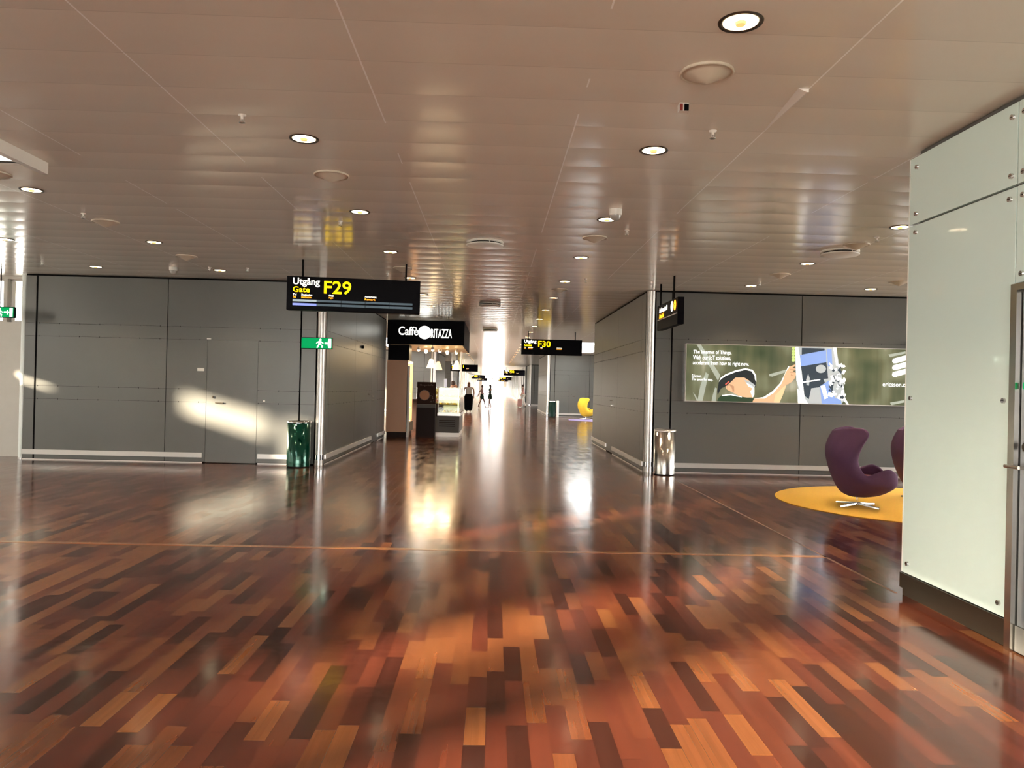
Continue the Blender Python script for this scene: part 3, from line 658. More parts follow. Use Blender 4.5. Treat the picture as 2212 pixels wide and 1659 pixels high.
# ------------------------------------------------------------------ advert lightbox
ad = thing('advert_lightbox', 'long backlit advert for internet of things with a man in cap reaching to a machine', 'billboard', (3.52, FY, 1.335))
AW, AH = 4.52, 1.035; K = .002005
def A(x, y): return ((x - 105) * K, max(0.0, min(AH, (610 + (x - 105) * .0245 - y) * .00201)))
def ad_bg():
    mt, nt, b = new_mat('advert_backdrop'); g = NT(nt)
    tc = g.new('ShaderNodeTexCoord'); n = g.new('ShaderNodeTexNoise'); n.inputs['Scale'].default_value = 1.6; n.inputs['Detail'].default_value = 1.5; g.link(tc.outputs['Object'], n.inputs['Vector'])
    mp = g.new('ShaderNodeMapping'); mp.inputs['Scale'].default_value = (5, 1, .4); g.link(tc.outputs['Object'], mp.inputs[0])
    n2 = g.new('ShaderNodeTexNoise'); n2.inputs['Scale'].default_value = 1.0; g.link(mp.outputs[0], n2.inputs['Vector'])
    col = g.ramp(g.m('ADD', g.m('MULTIPLY', n.outputs[0], .7), g.m('MULTIPLY', n2.outputs[0], .3)), [(.30, (.030, .042, .022)), (.48, (.075, .08, .045)), (.60, (.13, .135, .085)), (.72, (.30, .30, .24))])
    g.link(col, b.inputs['Base Color']); g.link(col, b.inputs['Emission Color']); b.inputs['Emission Strength'].default_value = .6; b.inputs['Roughness'].default_value = .15
    return mt
def adm(name, col, es=.8): return mat('advert_' + name, tuple(c * .4 for c in col), .4, emit=col, es=es * .65)
fb = MB(); e = .014
fb.box(-e, AW + e, -.0, 0.0 - .09, -e, 0); fb.box(-e, AW + e, -.09, 0, AH, AH + e); fb.box(-e, 0, -.09, 0, 0, AH); fb.box(AW, AW + e, -.09, 0, 0, AH)
fb.build('frame', M['satin'], ad)
MB().box(0, AW, -.08, -.01, 0, AH).build('backdrop', ad_bg(), ad)
layer = [0]
def shape(name, pts, mt_, parent=None, px=True, mb=None):
    layer[0] += 1; y = -.0815 - layer[0] * .00035
    q = [A(*p) for p in pts] if px else pts
    m_ = mb or MB(); m_.add([(a, y, b) for a, b in q], [tuple(range(len(q)))])
    return m_ if mb else m_.build(name, mt_, parent or ad)
a_pale = adm('haze', (.42, .46, .38), .6); a_dark = adm('shade', (.018, .026, .016)); a_shirt = adm('shirt', (.02, .045, .02)); a_skin = adm('skin', (.72, .42, .24)); a_skin2 = adm('skin_shade', (.45, .24, .13))
a_lite = adm('highlight', (1, .98, .9), 1.4); a_cap = adm('cap', (.012, .017, .018)); a_blue = adm('blue_plate', (.22, .34, .68)); a_navy = adm('navy_plate', (.025, .04, .055)); a_grey = adm('grey_metal', (.42, .45, .45))
a_green = adm('tube_green', (.55, .68, .22)); a_orange = adm('warm_light', (.85, .55, .3))
# blurred background forms
shape('background_streak', [(195, 97), (235, 97), (420, 380), (400, 430), (320, 300)], a_pale)
shape('background_streak', [(215, 612), (240, 470), (285, 352), (312, 370), (262, 614)], a_pale); shape('background_streak', [(345, 616), (355, 560), (375, 490), (392, 500), (385, 617)], a_pale)
shape('background_streak', [(172, 535), (195, 560), (225, 614), (208, 613)], a_pale)
shape('background_streak', [(870, 370), (1020, 330), (1030, 350), (900, 392), (870, 388)], a_pale)
shape('background_streak', [(1970, 190), (2130, 162), (2130, 182), (1985, 215)], a_pale); shape('background_streak', [(1995, 632), (2130, 608), (2130, 630), (2010, 655)], a_pale)
# man: shoulder, neck, face, cap, visor, glasses, arm, hand
shape('shirt', [(395, 617), (410, 585), (440, 560), (520, 553), (620, 575), (735, 595), (720, 628)], a_shirt)
shape('collar_light', [(440, 560), (520, 553), (620, 575), (640, 585), (520, 561), (445, 568)], a_lite)
shape('face', [(470, 480), (505, 455), (560, 400), (640, 395), (690, 430), (700, 470), (735, 490), (738, 530), (735, 560), (725, 582), (640, 580), (580, 560), (545, 540), (500, 520), (478, 505)], a_skin)
shape('face_shade', [(478, 470), (510, 460), (548, 480), (552, 530), (520, 525), (488, 505)], a_skin2)
shape('face_light', [(655, 440), (690, 435), (735, 492), (736, 560), (722, 584), (700, 530), (720, 500), (680, 480)], a_lite)
shape('ear', [(483, 480), (505, 470), (525, 490), (535, 520), (515, 525), (495, 510)], a_skin)
shape('cap_crown', [(408, 440), (425, 400), (470, 370), (560, 335), (650, 318), (710, 330), (745, 375), (748, 420), (745, 490), (715, 470), (690, 430), (640, 400), (560, 400), (520, 440), (480, 475), (430, 500), (400, 560), (395, 520)], a_cap)
shape('cap_rim_light', [(408, 440), (425, 400), (470, 370), (560, 335), (650, 316), (715, 330), (748, 378), (752, 440), (740, 420), (735, 385), (705, 342), (650, 330), (560, 350), (470, 385), (430, 412)], a_lite)
shape('glasses', [(640, 420), (700, 440), (742, 470), (735, 495), (700, 470), (655, 445)], a_grey)
shape('headset_strap', [(465, 460), (500, 432), (505, 440), (470, 470)], adm('strap', (.8, .12, .08)))
shape('sleeve_edge', [(620, 575), (735, 595), (720, 628), (640, 622)], a_shirt)
shape('arm', [(720, 628), (735, 592), (820, 580), (900, 530), (975, 450), (1000, 400), (1050, 440), (1030, 470), (1000, 560), (970, 634), (840, 631)], a_skin)
shape('arm_light', [(735, 592), (820, 580), (900, 530), (975, 450), (1030, 330), (1045, 295), (1055, 300), (1020, 370), (985, 455), (910, 545), (830, 592)], a_lite)
shape('forearm_glow', [(915, 632), (930, 560), (1010, 480), (1030, 470), (1000, 560), (970, 634)], a_orange)
shape('hand', [(1000, 400), (1025, 345), (1060, 300), (1112, 278), (1118, 290), (1080, 312), (1112, 318), (1116, 332), (1085, 340), (1118, 362), (1114, 380), (1108, 405), (1080, 440), (1040, 465), (1010, 440)], a_skin)
hs = MB()
for q in ([(1060, 322), (1105, 322), (1105, 326), (1060, 327)], [(1062, 350), (1108, 352), (1108, 356), (1064, 356)], [(1070, 380), (1095, 378), (1094, 383), (1070, 386)], [(1075, 360), (1080, 362), (1074, 385), (1069, 383)]): shape('', q, None, mb=hs)
hs.build('finger_creases', a_skin2, ad)
# machine
shape('machine_body', [(1110, 120), (1480, 130), (1560, 470), (1580, 600), (1540, 654), (1170, 640), (1120, 430), (1105, 250)], a_grey)
shape('machine_panel', [(1165, 130), (1375, 135), (1380, 175), (1165, 195)], a_navy)
shape('machine_panel', [(1150, 195), (1390, 150), (1395, 265), (1155, 300)], a_blue)
shape('machine_panel', [(1150, 300), (1395, 262), (1415, 410), (1160, 440)], a_navy)
shape('machine_panel', [(1160, 440), (1370, 415), (1400, 480), (1260, 500), (1240, 600), (1190, 560)], a_navy)
shape('machine_panel', [(1340, 480), (1420, 430), (1500, 640), (1360, 645)], a_blue); shape('machine_panel', [(1370, 590), (1530, 590), (1545, 652), (1380, 648)], a_blue)
shape('machine_panel', [(1395, 140), (1440, 142), (1450, 290), (1410, 300)], a_blue)
shape('machine_sheet', [(1260, 500), (1335, 490), (1340, 640), (1270, 638), (1240, 600)], a_grey)
shape('machine_button', [(1345 + 48 * math.cos(k * .3927), 322 + 38 * math.sin(k * .3927)) for k in range(16)], a_grey)
shape('machine_spike', [(1210, 420), (1228, 365), (1245, 410), (1238, 475), (1215, 470)], a_grey)
for q in ([(1105, 122), (1130, 122), (1150, 230), (1200, 590), (1185, 600), (1120, 420)], [(1170, 440), (1340, 415), (1342, 425), (1170, 452)], [(1455, 130), (1485, 130), (1500, 280), (1485, 290)], [(1130, 500), (1180, 560), (1230, 640), (1140, 640)],
          [(1345, 480), (1385, 470), (1415, 585), (1385, 600)], [(1540, 580), (1575, 590), (1610, 655), (1590, 655)]): shape('machine_strut', q, a_lite)
for k in range(5): shape('machine_tube', [(1087 + 17 * math.cos(j * .785), 135 + k * 27 + 15 * math.sin(j * .785)) for j in range(8)], a_green)
random.seed(3); bits = MB(); bits2 = MB()
for k in range(70):
    cx_, cy_ = random.uniform(1425, 1565), random.uniform(280, 600)
    w_, h_, an = random.uniform(6, 24), random.uniform(4, 14), random.uniform(0, 3.1)
    q = [(cx_ + math.cos(an) * a * w_ - math.sin(an) * b_ * h_, cy_ + math.sin(an) * a * w_ + math.cos(an) * b_ * h_) for a, b_ in ((-1, -1), (1, -1), (1, 1), (-1, 1))]
    layer[0] -= .8; shape('', q, None, mb=bits if k % 3 else bits2)
bits.build('machine_wiring', a_lite, ad); bits2.build('machine_wiring', a_navy, ad)
random.seed(7)
def adtext(s, x0, x1, yt, yb, bold=.0):
    a = A(x0, yb); b = A(x1, yt)
    sl = .0245 * .00201
    z0 = (610 + (x0 - 105) * .0245 - yb) * .00201; z1 = z0 + (yb - yt) * .00201
    text_mesh(s, M_adtext, ad, a[0], b[0], z0, z1, -.0815 - 60 * .00035 - .004, bold=bold, name='advert_lettering')
M_adtext = adm('lettering', (1, 1, .97), 1.3)
adtext('The Internet of Things.', 165, 515, 148, 192); adtext('With our IoT solutions,', 163, 512, 196, 242); adtext('accelerate from how to right now.', 162, 678, 246, 292)
adtext('Ericsson.', 157, 247, 370, 397); adtext('The quest for easy.', 157, 350, 402, 432); adtext('ericsson.com', 1918, 2195, 445, 482)
lg = MB(); layer[0] = 62
for k in range(3):
    y0 = 240 + k * 62; pts = []
    for a in range(9): an = math.radians(100 + a * 22.5); pts.append((2022 + 20 * math.cos(an), y0 + 12 - 24 * math.sin(an)))
    shape('', [(2010, y0 - 10 + 0), (2030, y0 - 16), (2235, y0 - 70), (2255, y0 - 66), (2262, y0 - 45), (2250, y0 - 28), (2040, y0 + 30), (2015, y0 + 30), (2003, y0 + 14)], None, mb=lg)
lg.build('advert_emblem', M_adtext, ad)

# ------------------------------------------------------------------ egg chairs and rug
def crom(P, t):
    n = len(P) - 1; t = max(0, min(n - 1e-6, t * n)); i = int(t); f_ = t - i
    g_ = lambda k: Vector(P[max(0, min(n, k))])
    p0, p1, p2, p3 = g_(i - 1), g_(i), g_(i + 1), g_(i + 2)
    return .5 * ((2 * p1) + (-p0 + p2) * f_ + (2 * p0 - 5 * p1 + 4 * p2 - p3) * f_ * f_ + (-p0 + 3 * p1 - 3 * p2 + p3) * f_ ** 3)
def egg_shell():
    st = [((.43, 0, .35), (.41, 0, .27), (.26, 0, .165)), ((.465, .22, .385), (.44, .24, .29), (.26, .16, .17)), ((.455, .32, .475), (.42, .36, .31), (.22, .22, .17)), ((.335, .395, .545), (.32, .42, .33), (.16, .26, .17)), ((.17, .405, .505), (.18, .44, .33), (.10, .27, .165)), ((.03, .40, .455), (.04, .445, .34), (.03, .27, .165)),
          ((-.05, .375, .56), (-.09, .43, .40), (-.04, .26, .17)), ((-.065, .355, .66), (-.16, .42, .47), (-.08, .25, .18)), ((-.01, .345, .80), (-.23, .40, .56), (-.12, .22, .185)), ((.07, .335, .93), (-.28, .36, .64), (-.16, .19, .195)), ((.06, .30, 1.01), (-.33, .31, .69), (-.19, .15, .20)),
          ((-.04, .265, 1.04), (-.37, .24, .71), (-.21, .12, .205)), ((-.20, .19, 1.03), (-.405, .16, .72), (-.23, .07, .21)), ((-.31, .09, 1.0), (-.42, .08, .72), (-.235, .035, .212)), ((-.335, 0, .99), (-.425, 0, .72), (-.24, 0, .213))]
    b0 = (.04, 0, .125); NU, NV = 44, 16
    half = []
    for i in range(NU + 1):
        u = i / NU; R = crom([s_[0] for s_ in st], u); Md = crom([s_[1] for s_ in st], u); Lo = crom([s_[2] for s_ in st], u)
        half.append([crom([b0, Lo, Md, R], j / NV) for j in range(1, NV + 1)])
    ring = half + [[Vector((v.x, -v.y, v.z)) for v in c] for c in reversed(half[1:-1])]
    n = len(ring); vs = [Vector(b0)] + [v for c in ring for v in c]; fs = []
    for i in range(n):
        a, b = i * NV + 1, ((i + 1) % n) * NV + 1
        fs.append((0, b, a))
        for j in range(NV - 1): fs.append((a + j, b + j, b + j + 1, a + j + 1))
    return vs, fs
def make_egg(mshell, mcush, label, loc, rz, grp='swivel egg shaped lounge chairs'):
    t = thing('egg_chair', label, 'chair', loc, rz, group=grp)
    vs, fs = egg_shell(); mb = MB(); mb.add([(.02 + (v.x - .02) * .935, v.y, v.z + max(0, v.z - .5) * .06) for v in vs], fs, 0, True)
    o = mb.build('shell', mshell, t); q = o.modifiers.new('t', 'SOLIDIFY'); q.thickness = .045; q.offset = -1; q = o.modifiers.new('s', 'SUBSURF'); q.levels = 1; q.render_levels = 1
    c = MB(); pr = [(.001, .0), (.22, .0), (.27, .02), (.285, .06), (.26, .10), (.18, .115), (.001, .12)]
    c.lathe(pr, (.09, 0, .30), 36, sx=1.15, sy=1.05); c.build('seat_cushion', mcush, t)
    p = MB(); p.tube((.02, 0, .03), (.02, 0, .13), .021, n=20); p.lathe([(.05, .125), (.09, .135), (.001, .15)], (.02, 0, 0), 24); p.build('swivel_column', M['chrome'], t)
    b = MB(); b.lathe([(.045, .022), (.045, .042), (.028, .055), (.001, .056)], (.02, 0, 0), 24); b.build('base_hub', M['chrome'], t)
    for k in range(4):
        a = math.radians(38 + 90 * k); d = Vector((math.cos(a), math.sin(a), 0)); nrm = Vector((-d.y, d.x, 0)); f_ = MB(); R = .34
        o0 = Vector((.02, 0, 0)); pts = []
        for rr, wd_, zt, zb in ((.02, .030, .052, .028), (R * .6, .020, .036, .014), (R, .014, .024, .004)):
            c0 = o0 + d * rr; pts += [c0 + nrm * wd_ + Vector((0, 0, zb)), c0 + nrm * wd_ * .8 + Vector((0, 0, zt)), c0 - nrm * wd_ * .8 + Vector((0, 0, zt)), c0 - nrm * wd_ + Vector((0, 0, zb))]
        fs = [(0, 1, 2, 3), (11, 10, 9, 8)] + [(b_ + i, b_ + (i + 1) % 4, b_ + 4 + (i + 1) % 4, b_ + 4 + i)[::-1] for b_ in (0, 4) for i in range(4)]
        f_.add(pts, fs); f_.tube(o0 + d * (R - .012), o0 + d * (R - .012) + Vector((0, 0, .006)), .012, n=12); f_.build('leg', M['chrome'], t, bevel=.002)
    return t
RUGZ = .008
rg = MB(); rg.lathe([(.0, 0), (1.90, 0), (1.905, .004), (1.90, RUGZ), (0.001, RUGZ)], (5.98, 10.62, 0), 96)
tag(rg.build('round_rug', M['yellow_rug']), 'round yellow rug under the plum chairs on the right', 'rug')
make_egg(M['purple'], M['maroon'], 'plum egg shaped swivel chair in profile on the yellow rug', (4.93, 10.28, RUGZ), math.radians(-12))
make_egg(M['purple'], M['maroon'], 'second plum egg chair almost hidden by the white glass wall', (6.22, 11.0, RUGZ), math.radians(-15))
rg = MB(); rg.lathe([(.0, 0), (1.5, 0), (1.5, RUGZ), (0.001, RUGZ)], (5.15, 37.0, 0), 64); tag(rg.build('round_rug', M['lilac_rug']), 'far lilac rug under the mustard yellow chair', 'rug')
make_egg(M['mustard'], M['mustard'], 'mustard yellow egg chair peeking past the right corridor wall', (4.62, 38.2, RUGZ), math.radians(15))

# ------------------------------------------------------------------ cafe
X0 = -3.05
cn = thing('cafe_canopy', 'black cafe fascia reading Caffe Ritazza with a round white logo and a wooden soffit', 'canopy', (X0, 21.93, 2.66))
CW, CH = 2.19, .68
cb = MB(); cb.box(0, CW, 0, .06, 0, CH); cb.box(CW - .05, CW, 0.06, 4.6, 0, CH); cb.box(0, .05, .06, 4.6, 0, CH); cb.box(.05, CW - .05, 4.54, 4.6, 0, CH); cb.build('fascia', M['black'], cn)
MB().box(0.05, CW - .05, 0.06, 4.55, .0, .03).build('soffit', M['soffit'], cn)
text_mesh('Caffè', M['e_logo'], cn, .32, .87, .26, .50, -.004, bold=.008); text_mesh('RITAZZA', M['e_logo'], cn, 1.24, 1.83, .20, .45, -.004, bold=.0)
MB().tube((1.06, -.03, .345), (1.06, 0, .345), .185, n=40).build('round_logo', M['e_logo'], cn)
for k, (x, y) in enumerate(((.85, .5), (.95, 1.8), (1.28, .25), (1.42, 1.2), (1.58, 2.2), (1.88, 1.9))):
    t = thing('track_spotlight', 'small glowing spotlight under the cafe soffit, %s from the left' % ('first', 'second', 'third', 'fourth', 'fifth', 'rightmost')[k], 'spotlight', (X0 + x, 21.93 + y, 2.66), group='cafe soffit spotlights')
    MB().tube((0, 0, 0), (0, 0, -.06), .012, n=10).build('stem', M['white'], t); MB().lathe([(.03, -.05), (.045, -.08), (.05, -.13)], n=20).build('lamp_head', M['white'], t)
    MB().ball((0, 0, -.135), .042, n=8).build('bulb', M['lamp'], t)
cl_ = bpy.data.lights.new('cafe_spot', 'AREA'); cl_.energy = 60; cl_.color = (1, .76, .45); cl_.size = 1.2; co = bpy.data.objects.new('cafe_spot', cl_); COL.objects.link(co); co.location = (X0 + 1.2, 23.8, 2.60)
# header panel and tall cabinet
small('header_panel', MB().box(X0 + .0, X0 + .60, 22.2, 22.9, 2.22, 2.655), M['black'], 'black header box over the tan cabinet under the cafe fascia', 'panel')
t = thing('fridge_cabinet', 'tall tan cabinet with a brightly lit open drinks fridge on its right side', 'cabinet', (X0 - .02, 22.2, 0))
MB().box(0, .60, 0, .05, .14, 2.21).build('side_panel', M['tan'], t); MB().box(0, .60, 1.35, 1.40, .14, 2.21).build('side_panel', M['tan'], t)
MB().box(0, .06, .05, 1.35, .14, 2.21).build('back_panel', M['tan'], t); MB().box(0.02, .60, 0.02, 1.38, 0, .14).build('plinth', M['brown'], t)
MB().box(.06, .60, .05, 1.35, 2.15, 2.21).build('top_panel', M['white'], t); MB().box(.06, .64, .05, 1.35, .14, .42).build('lower_grille', M['greycab'], t)
MB().box(.06, .10, .06, 1.34, .42, 2.15).build('lit_back', M['fridge_light'], t)
for k in range(4): MB().box(.10, .56, .06, 1.34, .42 + .40 * k, .435 + .40 * k).build('shelf', M['shelf'], t)
MB().box(.58, .66, .0, .04, .0, 2.05).build('edge_post', M['white'], t)
bp = {}
for k in range(4):
    for j in range(5):
        mm = ('bottle_r', 'bottle_b', 'bottle_y', 'bottle_g')[(k * 3 + j) % 4]
        if mm not in bp:
            b = MB().lathe([(.03, 0), (.033, .01), (.033, .15), (.013, .20), (.013, .235), (.001, .237)], n=14).build('drink_bottle', M[mm]); bp[mm] = b
        else: b = bp[mm].copy(); COL.objects.link(b)
        b.location = (X0 + .46, 22.35 + j * .25, .4355 + .40 * k)
        tag(b, '%s bottle in the lit cafe fridge, %s shelf up, %s from front' % ({'bottle_r': 'red', 'bottle_b': 'blue', 'bottle_y': 'amber', 'bottle_g': 'green'}[mm], ('first', 'second', 'third', 'fourth')[k], ('first', 'second', 'third', 'fourth', 'fifth')[j]), 'bottle', 'bottles in the cafe fridge')
# poster stand
t = thing('menu_stand', 'dark brown cafe stand with a poster of an orange coffee cup seen from above', 'stand', (-2.20, 22.25, 0))
MB().box(-.01, .53, 0.02, .30, 0, .86).build('base_cabinet', M['brown'], t); MB().box(0, .54, 0, .05, .96, 1.60).build('poster', M['brown2'], t); MB().box(0, .54, 0, .10, .86, .955).build('ledge', M['greycab'], t)
def dsc(cx_, cz, r, y, n=28): return MB().add([(cx_ + r * math.cos(2 * math.pi * k / n), y, cz + r * math.sin(2 * math.pi * k / n)) for k in range(n)], [tuple(range(n))])
po = [c for c in t.children if c.name.startswith('poster')][0]
dsc(.22, 1.22, .155, -.003).build('printed_cup', M['bean'], po); dsc(.22, 1.22, .138, -.005).build('printed_coffee', M['crema'], po)
bb = MB()
for k in range(16):
    a, b, r = random.uniform(.37, .51), random.uniform(1.0, 1.33), random.uniform(.008, .018)
    bb.add([(a + r * math.cos(j), -.003, b + r * .7 * math.sin(j)) for j in (0, 1.05, 2.1, 3.14, 4.2, 5.24)], [(0, 1, 2, 3, 4, 5)])
bb.build('printed_beans', M['bean'], po)
text_mesh('Morgonkaffe', M['bean'], po, .08, .46, 1.47, 1.54, -.003, bold=.01)
# counter and display case
t = thing('display_counter', 'grey cafe counter with a lit glass display case of pastries', 'counter', (-1.76, 22.75, 0)); t.scale.x = .9
MB().box(0, .86, 0, 2.6, .12, .62).build('counter_base', M['greycab'], t)
gr = MB()
for k in range(4): gr.box(.20, .72, -.008, 0, .30 + k * .055, .325 + k * .055)
gr.build('vent_slots', M['brown'], t)
MB().box(0, .86, 0.01, 2.58, 0, .12).build('kick_plate', M['pale'], t); MB().box(.14, .90, -.03, 2.62, .62, .70).build('counter_top', M['satin'], t); MB().box(-.0, .14, -.02, .3, .6, .98).build('end_panel', M['brown'], t)
for z in (.93, 1.16): MB().box(.16, .88, 0, 2.6, z, z + .012).build('glass_shelf', M['caseglass'], t)
MB().box(.15, .89, -.01, 2.6, 1.44, 1.46).build('case_top', M['caseglass'], t)
MB().box(.15, .89, -.012, -.004, .70, 1.44).build('front_glass', M['caseglass'], t); MB().box(.884, .89, -.01, 2.6, .70, 1.44).build('side_glass', M['caseglass'], t)
MB().box(.16, .88, 2.52, 2.56, .70, 1.44).build('case_back', M['case_back'], t)
for x in (.16, .87): MB().box(x - .012, x + .012, -.016, .012, .70, 1.46).build('corner_frame', M['white'], t)
MB().box(.80, .83, 0.02, .05, .72, 1.42).build('light_strip', M['caselight'], t); MB().box(.18, .80, .04, .07, 1.40, 1.425).build('light_strip', M['caselight'], t)
MB().box(0.0, .16, -.01, 2.6, .98, 1.46).build('side_case', M['caseglass'], t)
pr = {}
rows = ((.712, 'bottom'), (.943, 'middle'), (1.173, 'top'))
for ri_, (z, rn) in enumerate(rows):
    for j in range(6):
        kind = (ri_ + j) % 2
        if kind not in pr:
            if kind: b = MB().lathe([(.001, 0), (.05, 0), (.06, .02), (.045, .05), (.001, .06)], n=14, sx=1.0, sy=1.6).build('pastry', M['pastry'])
            else: b = MB().prism([(0, 0), (.11, 0), (.055, .09)], lambda a, c, d: (a - .055, d, c), -.06, .06).build('sandwich', M['sandwich'])
            pr[kind] = b
        else: b = pr[kind].copy(); COL.objects.link(b)
        b.location = (-1.76 + .215 + j * .098, 22.75 + .19 + (j % 2) * .16, z)
        tag(b, '%s in the glass display case, %s shelf, %s from the left' % ('golden round pastry' if kind else 'pale wedge sandwich', rn, ('first', 'second', 'third', 'fourth', 'fifth', 'last')[j]), 'food', 'food in the display case')
# pendants
def pendant(x, y, z, lb):
    t = thing('pendant_lamp', lb, 'lamp', (x, y, z), group='cone pendants over the cafe counter')
    MB().lathe([(.14, 0), (.135, .03), (.06, .24), (.045, .27), (.03, .28)], n=28).build('shade', M['shade'], t)
    MB().tube((0, 0, .27), (0, 0, 2.66 - z), .006, n=8).build('cord', M['rod'], t)
    MB().lathe([(.15, .0), (.152, -.012), (.13, -.012)], n=28).build('shade_rim', M['white'], t)
    MB().ball((0, 0, .04), .04, n=8).build('bulb', M['lamp'], t)
    return t
pendant(-1.98, 24.3, 2.06, 'left cream cone pendant lamp over the cafe counter'); pendant(-1.85, 25.6, 2.03, 'middle cream cone pendant lamp over the cafe counter')
pendant(-1.17, 24.3, 2.02, 'right cream cone pendant lamp over the cafe counter')
tag(MB().tube((-2.08, 25.8, 1.2), (-2.08, 25.8, 2.66), .025, n=14).build('canopy_post', M['white']), 'thin white post behind the left pendant lamp', 'post')
tag(MB().tube((-1.10, 25.9, 0), (-1.10, 25.9, 2.66), .03, n=14).build('canopy_post', M['white']), 'thin white post behind the right pendant lamp', 'post')
small('back_counter', MB().box(-2.95, -1.75, 26.6, 27.2, 0, 1.02), M['brown'], 'dark back counter of the cafe behind the baristas', 'counter')
t = thing('coffee_machine', 'steel coffee machine on the back counter of the cafe', 'machine', (-2.30, 26.9, 1.02)); MB().box(-.35, .35, -.25, .25, 0, .42).build('body', M['steel'], t, bevel=.02); MB().box(-.30, .30, -.30, -.25, .30, .38).build('control_panel', M['black'], t)
for k in (-.18, .18): MB().tube((k, -.30, .22), (k, -.42, .20), .02, n=10).build('portafilter', M['black'], t)
small('blue_carton', MB().box(-1.50, -1.42, 23.4, 23.5, 1.46, 1.72), mat('pale_blue_board', (.45, .5, .75), .6), 'pale blue menu card standing on the display case', 'card')

# ------------------------------------------------------------------ people
def skin_mesh(name, nodes, edges, mt_, parent, sub=1):
    """nodes [(co, rx, ry)]; body grown from a skeleton, root = node 0"""
    me = bpy.data.meshes.new(name); me.from_pydata([n[0] for n in nodes], edges, [])
    o = bpy.data.objects.new(name, me); COL.objects.link(o)
    md = o.modifiers.new('skin', 'SKIN'); md.use_smooth_shade = True
    ly = me.skin_vertices[0].data if me.skin_vertices else None
    if ly is None:
        bpy.context.view_layer.objects.active = o; o.select_set(True); bpy.ops.mesh.customdata_skin_add(); ly = me.skin_vertices[0].data
    for i, n in enumerate(nodes): ly[i].radius = (n[1], n[2]); ly[i].use_root = (i == 0)
    s_ = o.modifiers.new('sub', 'SUBSURF'); s_.levels = sub; s_.render_levels = sub
    bpy.context.view_layer.update(); dg = bpy.context.evaluated_depsgraph_get(); nm = bpy.data.meshes.new_from_object(o.evaluated_get(dg))
    bpy.data.objects.remove(o); nm.materials.clear(); nm.materials.append(mt_); nm.name = name
    for p in nm.polygons: p.use_smooth = True
    ob = bpy.data.objects.new(name, nm); COL.objects.link(ob); ob.parent = parent; return ob
